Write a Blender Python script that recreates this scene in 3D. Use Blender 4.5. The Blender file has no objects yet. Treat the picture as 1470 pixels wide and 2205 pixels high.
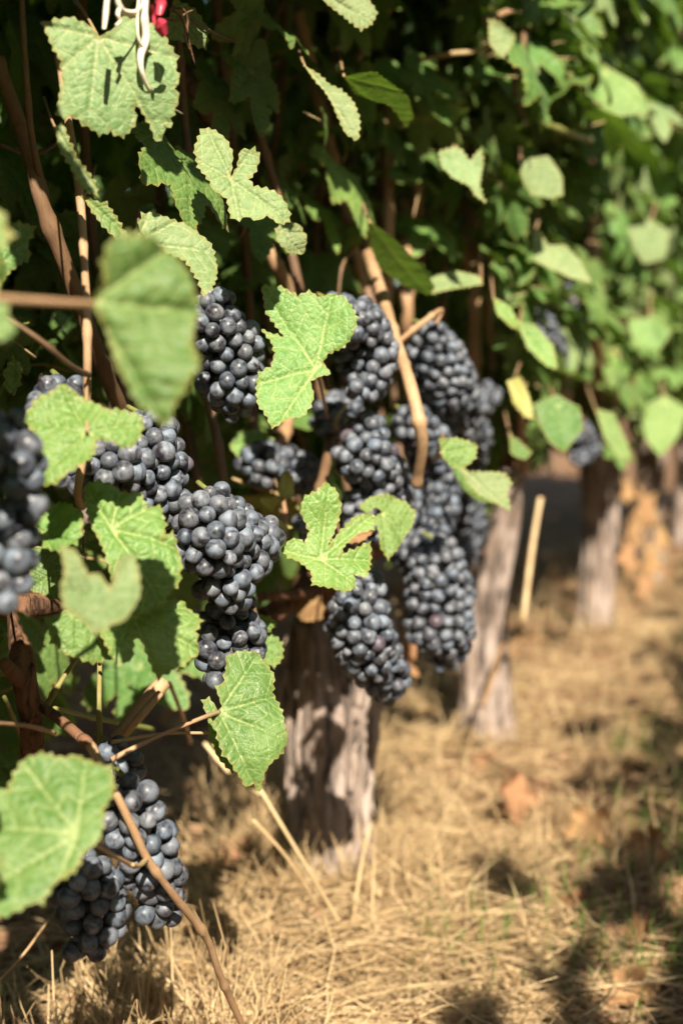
import bpy, math, random
import numpy as np
from mathutils import Vector, Matrix
from mathutils.geometry import delaunay_2d_cdt
R = math.radians
random.seed(11); rng = np.random.default_rng(11)
S = bpy.context.scene
COL = S.collection

# ------------------------------------------------------------------ camera, sky, sun, exposure
FPX = 3062.0; CX, CY = 735.0, 1102.5
PITCH = math.atan(331.5 / FPX)
CAM = Vector((0, 0, 0.66))
cam_d = bpy.data.cameras.new('camera'); cam = bpy.data.objects.new('camera', cam_d); COL.objects.link(cam)
cam.location = CAM; cam.rotation_euler = (R(90) - PITCH, 0, 0)
cam_d.sensor_fit = 'VERTICAL'; cam_d.sensor_height = 36.0; cam_d.lens = 36.0 * FPX / 2205
cam_d.clip_start = 0.05; cam_d.clip_end = 500
cam_d.dof.use_dof = True; cam_d.dof.focus_distance = 1.08; cam_d.dof.aperture_fstop = 3.6
cam_d.dof.aperture_blades = 9
S.camera = cam
TO_SUN = Vector((0.12, -0.75, 0.61)).normalized()
w = bpy.data.worlds.new('World'); S.world = w; w.use_nodes = True
sky = w.node_tree.nodes.new('ShaderNodeTexSky'); sky.sky_type = 'NISHITA'; sky.sun_disc = False
sky.sun_elevation = math.asin(TO_SUN.z); sky.sun_rotation = math.atan2(TO_SUN.x, TO_SUN.y)
bg = w.node_tree.nodes['Background']; bg.inputs['Strength'].default_value = 0.05
w.node_tree.links.new(sky.outputs[0], bg.inputs[0])
sl = bpy.data.lights.new('sun', 'SUN'); sl.energy = 5.0; sl.angle = R(0.5); sl.color = (1.0, 0.91, 0.75)
so = bpy.data.objects.new('sun', sl); COL.objects.link(so); so.rotation_euler = (-TO_SUN).to_track_quat('-Z', 'Y').to_euler()
S.view_settings.view_transform = 'Standard'; S.view_settings.look = 'None'
S.view_settings.exposure = 1.36; S.view_settings.gamma = 1.0

# ------------------------------------------------------------------ projection helpers (pixel of the photo + a real depth -> point)
RT = Vector((1, 0, 0)); FW = Vector((0, math.cos(PITCH), -math.sin(PITCH))); UP = Vector((0, math.sin(PITCH), math.cos(PITCH)))
def ray(px, py): return RT * ((px - CX) / FPX) - UP * ((py - CY) / FPX) + FW
def P(px, py, d): return CAM + ray(px, py) * d
def G(px, py, z=0.0):
    r = ray(px, py); return CAM + r * ((z - CAM.z) / r.z)
def proj(p):
    q = p - CAM; d = q.dot(FW)
    if d <= 0.02: return (-9e9, -9e9, d)
    return (CX + FPX * q.dot(RT) / d, CY - FPX * q.dot(UP) / d, d)
AZ = R(20.9)
ROWD = Vector((math.sin(AZ), math.cos(AZ), 0)); ROWN = Vector((math.cos(AZ), -math.sin(AZ), 0))
B1 = G(722, 1900)
SP = 0.84
def RW(t, off, z): return B1 + ROWD * t + ROWN * off + Vector((0, 0, z))
def rowc(p):
    q = p - B1; return q.dot(ROWD), q.dot(ROWN), p.z
def W(px, py, off):
    r = ray(px, py); return CAM + r * ((off - (CAM - B1).dot(ROWN)) / r.dot(ROWN))
def depth(p): return (p - CAM).dot(FW)

# ------------------------------------------------------------------ noise
def make_noise(seed, n=14):
    g = np.random.default_rng(seed)
    d = g.normal(size=(n, 3)); d /= np.linalg.norm(d, axis=1)[:, None]
    f = g.uniform(0.6, 1.9, n); ph = g.uniform(0, 6.28, n)
    def f_(p):
        p = np.asarray(p); q = p + 0.35 * np.sin(p[..., [1, 2, 0]] * 1.7 + seed)
        return np.sin(q @ (d * f[:, None]).T + ph).sum(-1) / math.sqrt(n / 2)
    return f_
NZ = [make_noise(k) for k in range(8)]
def fbm(p, k=0, octv=4, gain=0.5):
    p = np.asarray(p, float); s = 0; a = 1
    for o in range(octv):
        s = s + a * NZ[(k + o) % 8](p * (2.03 ** o)); a *= gain
    return s

# ------------------------------------------------------------------ materials
class NT:
    def __init__(s, name):
        s.m = bpy.data.materials.new(name); s.m.use_nodes = True; s.t = s.m.node_tree; s.t.nodes.clear()
        s.out = s.n('ShaderNodeOutputMaterial')
    def n(s, typ, **kw):
        nd = s.t.nodes.new(typ)
        for k, v in kw.items(): setattr(nd, k, v)
        return nd
    def put(s, sock, v):
        if isinstance(v, bpy.types.NodeSocket): s.t.links.new(v, sock)
        elif v is not None:
            if isinstance(v, tuple) and len(v) == 3 and len(sock.default_value) == 4: v = (*v, 1)
            sock.default_value = v
    def math(s, op, a, b=None, c=None, clamp=False):
        nd = s.n('ShaderNodeMath', operation=op); nd.use_clamp = clamp
        for i, v in enumerate((a, b, c)):
            if v is not None: s.put(nd.inputs[i], v)
        return nd.outputs[0]
    def mix(s, f, a, b, typ='MIX'):
        nd = s.n('ShaderNodeMix', data_type='RGBA', blend_type=typ)
        s.put(nd.inputs[0], f); s.put(nd.inputs[6], a); s.put(nd.inputs[7], b); return nd.outputs[2]
    def ramp(s, f, a, b, c=0.0, d=1.0):
        nd = s.n('ShaderNodeMapRange', interpolation_type='SMOOTHSTEP'); s.put(nd.inputs[0], f)
        nd.inputs[1].default_value = a; nd.inputs[2].default_value = b; nd.inputs[3].default_value = c; nd.inputs[4].default_value = d
        return nd.outputs[0]
    def noise(s, scale, detail=4, rough=0.55, vec=None, dist=0.0):
        nd = s.n('ShaderNodeTexNoise'); nd.inputs['Scale'].default_value = scale; nd.inputs['Detail'].default_value = detail
        nd.inputs['Roughness'].default_value = rough; nd.inputs['Distortion'].default_value = dist
        if vec is not None: s.put(nd.inputs['Vector'], vec)
        return nd.outputs['Fac']
    def bump(s, h, strength, dist, nrm=None):
        nd = s.n('ShaderNodeBump'); s.put(nd.inputs['Height'], h); nd.inputs['Strength'].default_value = strength; nd.inputs['Distance'].default_value = dist
        if nrm is not None: s.put(nd.inputs['Normal'], nrm)
        return nd.outputs[0]
    def bsdf(s, col, rough, nrm=None, spec=0.5, **kw):
        nd = s.n('ShaderNodeBsdfPrincipled'); s.put(nd.inputs['Base Color'], col); s.put(nd.inputs['Roughness'], rough)
        s.put(nd.inputs['Specular IOR Level'], spec)
        if nrm is not None: s.put(nd.inputs['Normal'], nrm)
        for k, v in kw.items(): s.put(nd.inputs[k.replace('_', ' ')], v)
        return nd.outputs[0]
    def end(s, sh): s.t.links.new(sh, s.out.inputs[0]); return s.m
    def rnd(s):
        a = s.n('ShaderNodeObjectInfo').outputs['Random']; b = s.n('ShaderNodeAttribute', attribute_name='rnd').outputs['Fac']
        return s.math('FRACT', s.math('ADD', a, b))

def leaf_material(name, base_a, base_b, vein, trans, spec_amt=0.36, rough=0.46, transmit=0.27, dry=0.0, edge_brown=0.35, quilt=1.0, dust=0.22):
    m = NT(name)
    uv = m.n('ShaderNodeUVMap', uv_map='vein').outputs[0]
    sep = m.n('ShaderNodeSeparateXYZ'); m.put(sep.inputs[0], uv); s_, t_ = sep.outputs[0], sep.outputs[1]
    oc = m.n('ShaderNodeTexCoord').outputs['Object']; rd = m.rnd()
    off = m.n('ShaderNodeCombineXYZ'); 
    for i in range(3): m.put(off.inputs[i], m.math('MULTIPLY', rd, 3.0 + i))
    vadd = m.n('ShaderNodeVectorMath', operation='ADD'); m.put(vadd.inputs[0], oc); m.put(vadd.inputs[1], off.outputs[0]); v = vadd.outputs[0]
    wob = m.math('MULTIPLY', m.math('SUBTRACT', m.noise(30, 3, vec=v), 0.5), 0.16)
    # main vein
    wid = m.math('MULTIPLY_ADD', s_, -0.015, 0.024)
    main = m.math('SUBTRACT', 1.0, m.math('DIVIDE', t_, m.math('MAXIMUM', wid, 0.004)), clamp=True)
    main_soft = m.math('SUBTRACT', 1.0, m.math('DIVIDE', t_, 0.05), clamp=True)
    # side veins
    ph = m.math('DIVIDE', m.math('ADD', m.math('MULTIPLY_ADD', t_, -0.72, s_), wob), m.math('MULTIPLY_ADD', rd, 0.05, 0.15))
    fr = m.math('ABSOLUTE', m.math('SUBTRACT', m.math('FRACT', m.math('ADD', ph, 20.0)), 0.5))
    sec = m.math('SUBTRACT', 1.0, m.math('DIVIDE', fr, 0.07), clamp=True)
    sec_soft = m.math('SUBTRACT', 1.0, m.math('DIVIDE', fr, 0.28), clamp=True)
    vor = m.n('ShaderNodeTexVoronoi', feature='DISTANCE_TO_EDGE'); vor.inputs['Scale'].default_value = 170; m.put(vor.inputs['Vector'], v)
    cell = m.math('MULTIPLY', vor.outputs['Distance'], 2.6, clamp=True)
    vor2 = m.n('ShaderNodeTexVoronoi', feature='DISTANCE_TO_EDGE'); vor2.inputs['Scale'].default_value = 430; m.put(vor2.inputs['Vector'], v)
    cell2 = m.math('MULTIPLY', vor2.outputs['Distance'], 3.0, clamp=True)
    big = m.noise(22, 4, vec=v); fine = m.noise(260, 4, 0.65, vec=v)
    col = m.mix(m.ramp(big, 0.32, 0.68), base_a, base_b)
    hv = m.n('ShaderNodeHueSaturation'); m.put(hv.inputs['Color'], col); m.put(hv.inputs['Value'], m.math('MULTIPLY_ADD', rd, 0.32, 0.88))
    m.put(hv.inputs['Hue'], m.math('MULTIPLY_ADD', m.math('FRACT', m.math('MULTIPLY', rd, 7.3)), 0.03, 0.482)); hv.inputs['Saturation'].default_value = 1.0
    col = hv.outputs[0]
    col = m.mix(m.math('MULTIPLY', m.ramp(fine, 0.45, 0.75), dust), col, tuple(min(1, c * 1.5 + 0.07) for c in base_b))
    col = m.mix(m.math('MULTIPLY', m.math('SUBTRACT', 1.0, cell), 0.16), col, vein)
    col = m.mix(m.math('MULTIPLY', sec, 0.42), col, vein)
    col = m.mix(m.math('MULTIPLY', main, 0.75), col, vein)
    edge = m.n('ShaderNodeAttribute', attribute_name='edge').outputs['Fac']
    eb = m.math('MULTIPLY', m.math('SUBTRACT', 1.0, m.math('DIVIDE', edge, m.math('MULTIPLY_ADD', m.noise(55, 3, vec=v), 0.0075, -0.0012)), clamp=True), edge_brown * 1.8, clamp=True)
    col = m.mix(eb, col, (0.26, 0.20, 0.05))
    spots = m.ramp(m.noise(75, 3, 0.7, vec=v), 0.735, 0.765)
    col = m.mix(m.math('MULTIPLY', spots, 0.75), col, (0.12, 0.065, 0.025))
    h = m.math('ADD', m.math('MULTIPLY', cell, 0.55 * quilt), m.math('MULTIPLY', cell2, 0.16 * quilt))
    h = m.math('ADD', h, m.math('MULTIPLY', sec_soft, -0.40)); h = m.math('ADD', h, m.math('MULTIPLY', main_soft, -0.9))
    h = m.math('ADD', h, m.math('MULTIPLY', fine, 0.25))
    nb = m.bump(h, 0.75, 0.0012)
    front = m.bsdf(col, m.math('MULTIPLY_ADD', big, 0.3, rough - 0.12), nb, spec_amt)
    tr = m.n('ShaderNodeBsdfTranslucent'); tc = m.mix(0.55, m.mix(1.0, col, trans, 'MULTIPLY'), tuple(c * 0.5 for c in trans)); m.put(tr.inputs[0], tc); m.put(tr.inputs['Normal'], nb)
    mx = m.n('ShaderNodeMixShader'); mx.inputs[0].default_value = transmit
    m.t.links.new(front, mx.inputs[1]); m.t.links.new(tr.outputs[0], mx.inputs[2])
    return m.end(mx.outputs[0])

def bark_material(name, a, b, dark, scale, zs=0.15, rough=0.85, bump=0.004):
    m = NT(name); oc = m.n('ShaderNodeTexCoord').outputs['Object']
    mp = m.n('ShaderNodeMapping'); m.put(mp.inputs[0], oc); mp.inputs['Scale'].default_value = (1, 1, zs)
    n1 = m.noise(scale, 6, 0.65, vec=mp.outputs[0], dist=0.6); n2 = m.noise(scale * 0.22, 3, vec=oc); n3 = m.noise(scale * 3.5, 4, 0.7, vec=mp.outputs[0])
    col = m.mix(m.ramp(n2, 0.35, 0.65), a, b)
    col = m.mix(m.ramp(n1, 0.52, 0.36), col, dark)
    col = m.mix(m.math('MULTIPLY', m.ramp(n3, 0.5, 0.7), 0.3), col, tuple(min(1, c * 1.5) for c in a))
    h = m.math('ADD', n1, m.math('MULTIPLY', n3, 0.35))
    return m.end(m.bsdf(col, rough, m.bump(h, 0.9, bump), 0.25))

def cane_material(name, a, b, rough=0.55):
    m = NT(name); uvn = m.n('ShaderNodeUVMap', uv_map='vein').outputs[0]
    mp = m.n('ShaderNodeMapping'); m.put(mp.inputs[0], uvn); mp.inputs['Scale'].default_value = (26, 9, 1)
    oc = m.n('ShaderNodeTexCoord').outputs['Object']
    n1 = m.noise(1.0, 5, 0.6, vec=mp.outputs[0]); n2 = m.noise(14, 3, vec=oc); n3 = m.noise(300, 3, vec=oc)
    col = m.mix(m.ramp(n2, 0.35, 0.65), a, b)
    col = m.mix(m.math('MULTIPLY', m.ramp(n1, 0.48, 0.68), 0.55), col, tuple(c * 0.45 for c in a))
    col = m.mix(m.math('MULTIPLY', m.ramp(n3, 0.6, 0.72), 0.5), col, tuple(c * 0.3 for c in a))
    return m.end(m.bsdf(col, rough, m.bump(m.math('ADD', n1, m.math('MULTIPLY', n3, 0.3)), 0.6, 0.0008), 0.35))

def simple_material(name, a, b, scale, rough=0.7, bump=0.001, spec=0.3, use_rnd=True, transmit=0.0):
    m = NT(name); oc = m.n('ShaderNodeTexCoord').outputs['Object']; n1 = m.noise(scale, 4, vec=oc)
    f = m.ramp(n1, 0.3, 0.7)
    if use_rnd: f = m.math('MULTIPLY_ADD', m.rnd(), 0.7, m.math('MULTIPLY', f, 0.3))
    col = m.mix(f, a, b)
    sh = m.bsdf(col, rough, m.bump(n1, 0.6, bump), spec)
    if transmit:
        tr = m.n('ShaderNodeBsdfTranslucent'); m.put(tr.inputs[0], col); mx = m.n('ShaderNodeMixShader'); mx.inputs[0].default_value = transmit
        m.t.links.new(sh, mx.inputs[1]); m.t.links.new(tr.outputs[0], mx.inputs[2]); sh = mx.outputs[0]
    return m.end(sh)

M = {}
M['leaf'] = leaf_material('vine_leaf', (0.048, 0.135, 0.022), (0.085, 0.18, 0.038), (0.38, 0.42, 0.17), (0.50, 0.80, 0.08))
M['leaf_bright'] = leaf_material('bright_vine_leaf', (0.085, 0.20, 0.036), (0.135, 0.25, 0.062), (0.44, 0.47, 0.18), (0.50, 0.80, 0.10), quilt=1.15, dust=0.25)
M['leaf_pale'] = leaf_material('dusty_vine_leaf', (0.105, 0.185, 0.058), (0.17, 0.24, 0.095), (0.44, 0.44, 0.22), (0.5, 0.8, 0.12), dust=0.4, rough=0.56)
M['leaf_yellow'] = leaf_material('yellow_vine_leaf', (0.34, 0.37, 0.09), (0.42, 0.40, 0.13), (0.5, 0.48, 0.18), (0.9, 0.8, 0.15), dust=0.2)
M['leaf_dry'] = leaf_material('dry_vine_leaf', (0.19, 0.10, 0.045), (0.31, 0.175, 0.08), (0.42, 0.24, 0.12), (0.7, 0.3, 0.1), transmit=0.18, edge_brown=0.1, rough=0.7, spec_amt=0.2)
M['cane'] = cane_material('shaded_brown_cane_bark', (0.125, 0.07, 0.038), (0.19, 0.11, 0.06))  # brown bark tone, darkened to hold the canopy shade on the upper canes
M['cane_tan'] = cane_material('tan_cane_bark', (0.31, 0.18, 0.095), (0.42, 0.27, 0.15))
M['cane_green'] = cane_material('green_shoot_bark', (0.17, 0.19, 0.05), (0.24, 0.20, 0.07), 0.45)
M['petiole'] = cane_material('petiole_skin', (0.36, 0.20, 0.12), (0.38, 0.28, 0.13), 0.45)
M['bark'] = bark_material('old_vine_bark', (0.36, 0.285, 0.245), (0.20, 0.145, 0.115), (0.03, 0.022, 0.018), 60, 0.18, bump=0.006)
M['bark_strip'] = bark_material('peeling_bark', (0.42, 0.34, 0.29), (0.28, 0.20, 0.15), (0.05, 0.035, 0.03), 120, 0.15, bump=0.003)
M['bark_red'] = bark_material('reddish_arm_bark', (0.20, 0.10, 0.055), (0.13, 0.065, 0.035), (0.03, 0.015, 0.01), 90, 0.2, bump=0.003)
M['straw'] = simple_material('straw', (0.25, 0.145, 0.06), (0.74, 0.55, 0.31), 30, 0.5, 0.0005, 0.4, transmit=0.1)
M['straw_brown'] = simple_material('weathered_straw', (0.18, 0.095, 0.045), (0.42, 0.28, 0.13), 30, 0.6, 0.0005, 0.3)
M['grass'] = simple_material('grass', (0.10, 0.20, 0.03), (0.20, 0.33, 0.06), 30, 0.5, 0.0005, 0.4, transmit=0.35)
M['clod'] = simple_material('clod', (0.20, 0.105, 0.06), (0.34, 0.20, 0.12), 60, 0.95, 0.004, 0.1)
M['raffia'] = simple_material('raffia', (0.66, 0.56, 0.42), (0.76, 0.68, 0.54), 80, 0.6, 0.001, 0.3, use_rnd=False)
M['red'] = simple_material('red_plastic', (0.62, 0.05, 0.09), (0.70, 0.08, 0.12), 80, 0.35, 0.0005, 0.5, use_rnd=False, transmit=0.25)
M['wood'] = bark_material('weathered_post_wood', (0.42, 0.36, 0.27), (0.34, 0.29, 0.21), (0.10, 0.08, 0.06), 60, 0.06, bump=0.002)
M['cut'] = simple_material('cut_wood', (0.62, 0.42, 0.24), (0.70, 0.50, 0.30), 200, 0.7, 0.0006, 0.2, use_rnd=False)

def berry_material():
    m = NT('grape_skin'); oc = m.n('ShaderNodeTexCoord').outputs['Object']; rd = m.n('ShaderNodeObjectInfo').outputs['Random']
    off = m.n('ShaderNodeCombineXYZ')
    for i in range(3): m.put(off.inputs[i], m.math('MULTIPLY', rd, 5.0 + 3 * i))
    va = m.n('ShaderNodeVectorMath', operation='ADD'); m.put(va.inputs[0], oc); m.put(va.inputs[1], off.outputs[0]); v = va.outputs[0]
    n1 = m.noise(90, 4, 0.6, vec=v, dist=0.8); n2 = m.noise(420, 3, 0.6, vec=v); n3 = m.noise(170, 2, 0.8, vec=v, dist=2.0)
    bloom = m.ramp(n1, 0.3, 0.66)
    bloom = m.math('MULTIPLY', bloom, m.math('MULTIPLY_ADD', n2, 0.5, 0.62), clamp=True)
    bloom = m.math('MULTIPLY', bloom, m.math('MULTIPLY_ADD', rd, 0.5, 0.62), clamp=True)
    scuff = m.ramp(n3, 0.66, 0.74); bloom = m.math('MULTIPLY', bloom, m.math('MULTIPLY_ADD', scuff, -0.75, 1.0))
    skin = m.mix(rd, (0.010, 0.011, 0.016), (0.018, 0.013, 0.017))
    blc = m.mix(m.math('FRACT', m.math('MULTIPLY', rd, 9.7)), (0.150, 0.185, 0.240), (0.195, 0.205, 0.230))
    col = m.mix(bloom, skin, blc)
    sp = m.n('ShaderNodeSeparateXYZ'); m.put(sp.inputs[0], oc)
    rr = m.math('SQRT', m.math('ADD', m.math('POWER', sp.outputs[0], 2.0), m.math('POWER', sp.outputs[1], 2.0)))
    scar = m.math('MULTIPLY', m.ramp(rr, 0.0009, 0.0004), m.math('LESS_THAN', sp.outputs[2], 0.0))
    col = m.mix(m.math('MULTIPLY', m.math('GREATER_THAN', m.math('FRACT', m.math('MULTIPLY', rd, 23.7)), 0.985), 0.55), col, (0.07, 0.035, 0.05))
    col = m.mix(scar, col, (0.16, 0.10, 0.06))
    rough = m.math('MULTIPLY_ADD', bloom, 0.32, 0.33)
    return m.end(m.bsdf(col, rough, m.bump(n2, 0.25, 0.0003), 0.4))
M['berry'] = berry_material()

def soil_material():
    m = NT('soil'); g = m.n('ShaderNodeTexCoord').outputs['Object']
    n1 = m.noise(3.0, 5, vec=g); n2 = m.noise(38, 6, 0.65, vec=g); n3 = m.noise(180, 4, 0.7, vec=g)
    col = m.mix(m.ramp(n1, 0.35, 0.65), (0.17, 0.09, 0.055), (0.29, 0.175, 0.10))
    col = m.mix(m.ramp(n2, 0.55, 0.35), col, (0.13, 0.07, 0.04)); col = m.mix(m.math('MULTIPLY', m.ramp(n3, 0.5, 0.7), 0.6), col, (0.50, 0.36, 0.20))
    return m.end(m.bsdf(col, 0.95, m.bump(m.math('ADD', n2, m.math('MULTIPLY', n3, 0.4)), 1.0, 0.012), 0.1))
M['soil'] = soil_material()

# ------------------------------------------------------------------ mesh helpers
class MD:
    def __init__(s, v, f, uv=None, edge=None): s.v = np.asarray(v, float); s.f = np.asarray(f, int); s.uv = uv; s.edge = edge
def to_mesh(name, md, mat, smooth=True, rnd=None, mats=None, matidx=None):
    me = bpy.data.meshes.new(name); nv = len(md.v); nf = len(md.f); k = md.f.shape[1]
    me.vertices.add(nv); me.vertices.foreach_set('co', md.v.astype(np.float32).ravel())
    me.loops.add(nf * k); me.loops.foreach_set('vertex_index', md.f.ravel().astype(np.int32))
    me.polygons.add(nf); me.polygons.foreach_set('loop_start', np.arange(0, nf * k, k, dtype=np.int32))
    me.polygons.foreach_set('loop_total', np.full(nf, k, np.int32))
    me.polygons.foreach_set('use_smooth', np.full(nf, smooth))
    for q in (mats or [mat]): me.materials.append(q)
    if matidx is not None: me.polygons.foreach_set('material_index', matidx.astype(np.int32))
    if md.uv is not None:
        l = me.uv_layers.new(name='vein'); l.data.foreach_set('uv', md.uv[md.f.ravel()].astype(np.float32).ravel())
    if md.edge is not None:
        a = me.attributes.new('edge', 'FLOAT', 'POINT'); a.data.foreach_set('value', md.edge.astype(np.float32))
    if rnd is not None:
        a = me.attributes.new('rnd', 'FLOAT', 'POINT'); a.data.foreach_set('value', rnd.astype(np.float32))
    me.update(calc_edges=True); me.validate()
    return me
def link(name, data, parent=None, M_world=None, kind=None, label=None, cat=None, group=None):
    o = bpy.data.objects.new(name, data); COL.objects.link(o)
    Mw = M_world if M_world is not None else Matrix.Identity(4)
    if parent is not None:
        o.parent = parent; o.matrix_local = WM[parent.name].inverted() @ Mw
    else: o.matrix_world = Mw
    WM[o.name] = Mw.copy()
    if kind: o['kind'] = kind
    if label: o['label'] = label
    if cat: o['category'] = cat
    if group: o['group'] = group
    return o
WM = {}
def catmull(pts, n=8):
    p = [Vector(q) for q in pts]
    if len(p) < 3: return [p[0].lerp(p[-1], i / n) for i in range(n + 1)]
    p = [p[0] * 2 - p[1]] + p + [p[-1] * 2 - p[-2]]; out = []
    for i in range(1, len(p) - 2):
        a, b, c, d = p[i - 1:i + 3]
        for j in range(n):
            t = j / n; out.append(0.5 * ((2 * b) + (c - a) * t + (2 * a - 5 * b + 4 * c - d) * t * t + (3 * b - a - 3 * c + d) * t ** 3))
    out.append(p[-2]); return out
def tube(pts, rad, sides=8, n=8, nodes=0.0, rough=0.0, seed=0, nodeamp=0.45, flat=1.0):
    """pts world points, rad list or float; returns MD in world coordinates"""
    r_in = rad if isinstance(rad, (list, tuple)) else [rad] * len(pts)
    c = catmull(pts, n); m = len(c)
    t_in = np.linspace(0, m - 1, len(r_in)); rr = np.interp(np.arange(m), t_in, r_in)
    L = np.concatenate([[0], np.cumsum([(c[i + 1] - c[i]).length for i in range(m - 1)])])
    if nodes:
        ph = (L / nodes + seed * 0.37) % 1.0; rr = rr * (1 + nodeamp * np.exp(-((ph - 0.5) / 0.07) ** 2))
    V = []; U = []; ref = Vector((0.31, 0.2, 0.93)).normalized()
    prev = None
    for i in range(m):
        tg = (c[min(i + 1, m - 1)] - c[max(i - 1, 0)]).normalized()
        a = (prev - tg * prev.dot(tg)).normalized() if prev is not None else tg.orthogonal().normalized()
        prev = a; b = tg.cross(a)
        for k in range(sides):
            th = 2 * math.pi * k / sides; q = 1.0
            V.append(c[i] + (a * math.cos(th) + b * math.sin(th) * flat) * rr[i]); U.append((abs(k / sides - 0.5) * 2, L[i] * 10))
    V = np.array([tuple(v) for v in V])
    if rough:
        cc = np.repeat(np.array([tuple(q) for q in c]), sides, axis=0)
        nn = fbm(V * 70, seed % 8, 3); V = cc + (V - cc) * (1 + rough * nn)[:, None]
    F = []
    for i in range(m - 1):
        for k in range(sides):
            k2 = (k + 1) % sides; F.append((i * sides + k, i * sides + k2, (i + 1) * sides + k2, (i + 1) * sides + k))
    # caps
    V = np.vstack([V, [tuple(c[0])], [tuple(c[-1])]]); U += [(0, 0), (0, L[-1] * 10)]
    n0 = m * sides
    for k in range(sides):
        k2 = (k + 1) % sides; F.append((n0, k2, k, k)); F.append((n0 + 1, (m - 1) * sides + k, (m - 1) * sides + k2, (m - 1) * sides + k2))
    q = np.array(F); tri = np.vstack([q[:, [0, 1, 2]], q[:, [0, 2, 3]]]); ok = (tri[:, 0] != tri[:, 1]) & (tri[:, 1] != tri[:, 2]) & (tri[:, 0] != tri[:, 2])
    return MD(V, tri[ok], np.array(U))
def xform(md, Mx):
    a = np.array(Mx); return MD(md.v @ a[:3, :3].T + a[:3, 3], md.f, md.uv, md.edge)
def join(mds, rnds=None):
    v = []; f = []; uv = []; ed = []; rn = []; o = 0
    for i, d in enumerate(mds):
        v.append(d.v); f.append(d.f + o); o += len(d.v)
        uv.append(d.uv if d.uv is not None else np.zeros((len(d.v), 2))); ed.append(d.edge if d.edge is not None else np.full(len(d.v), 0.05))
        rn.append(np.full(len(d.v), rnds[i] if rnds is not None else 0.0))
    return MD(np.vstack(v), np.vstack(f), np.vstack(uv), np.concatenate(ed)), np.concatenate(rn)
def part_tube(name, parent, pts, rad, mat, label=None, **kw):
    md = tube(pts, rad, **kw); Mo = Matrix.Translation(pts[0]); md = xform(md, Mo.inverted())
    return link(name, to_mesh(name, md, mat), parent, Mo, label=label)

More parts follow.
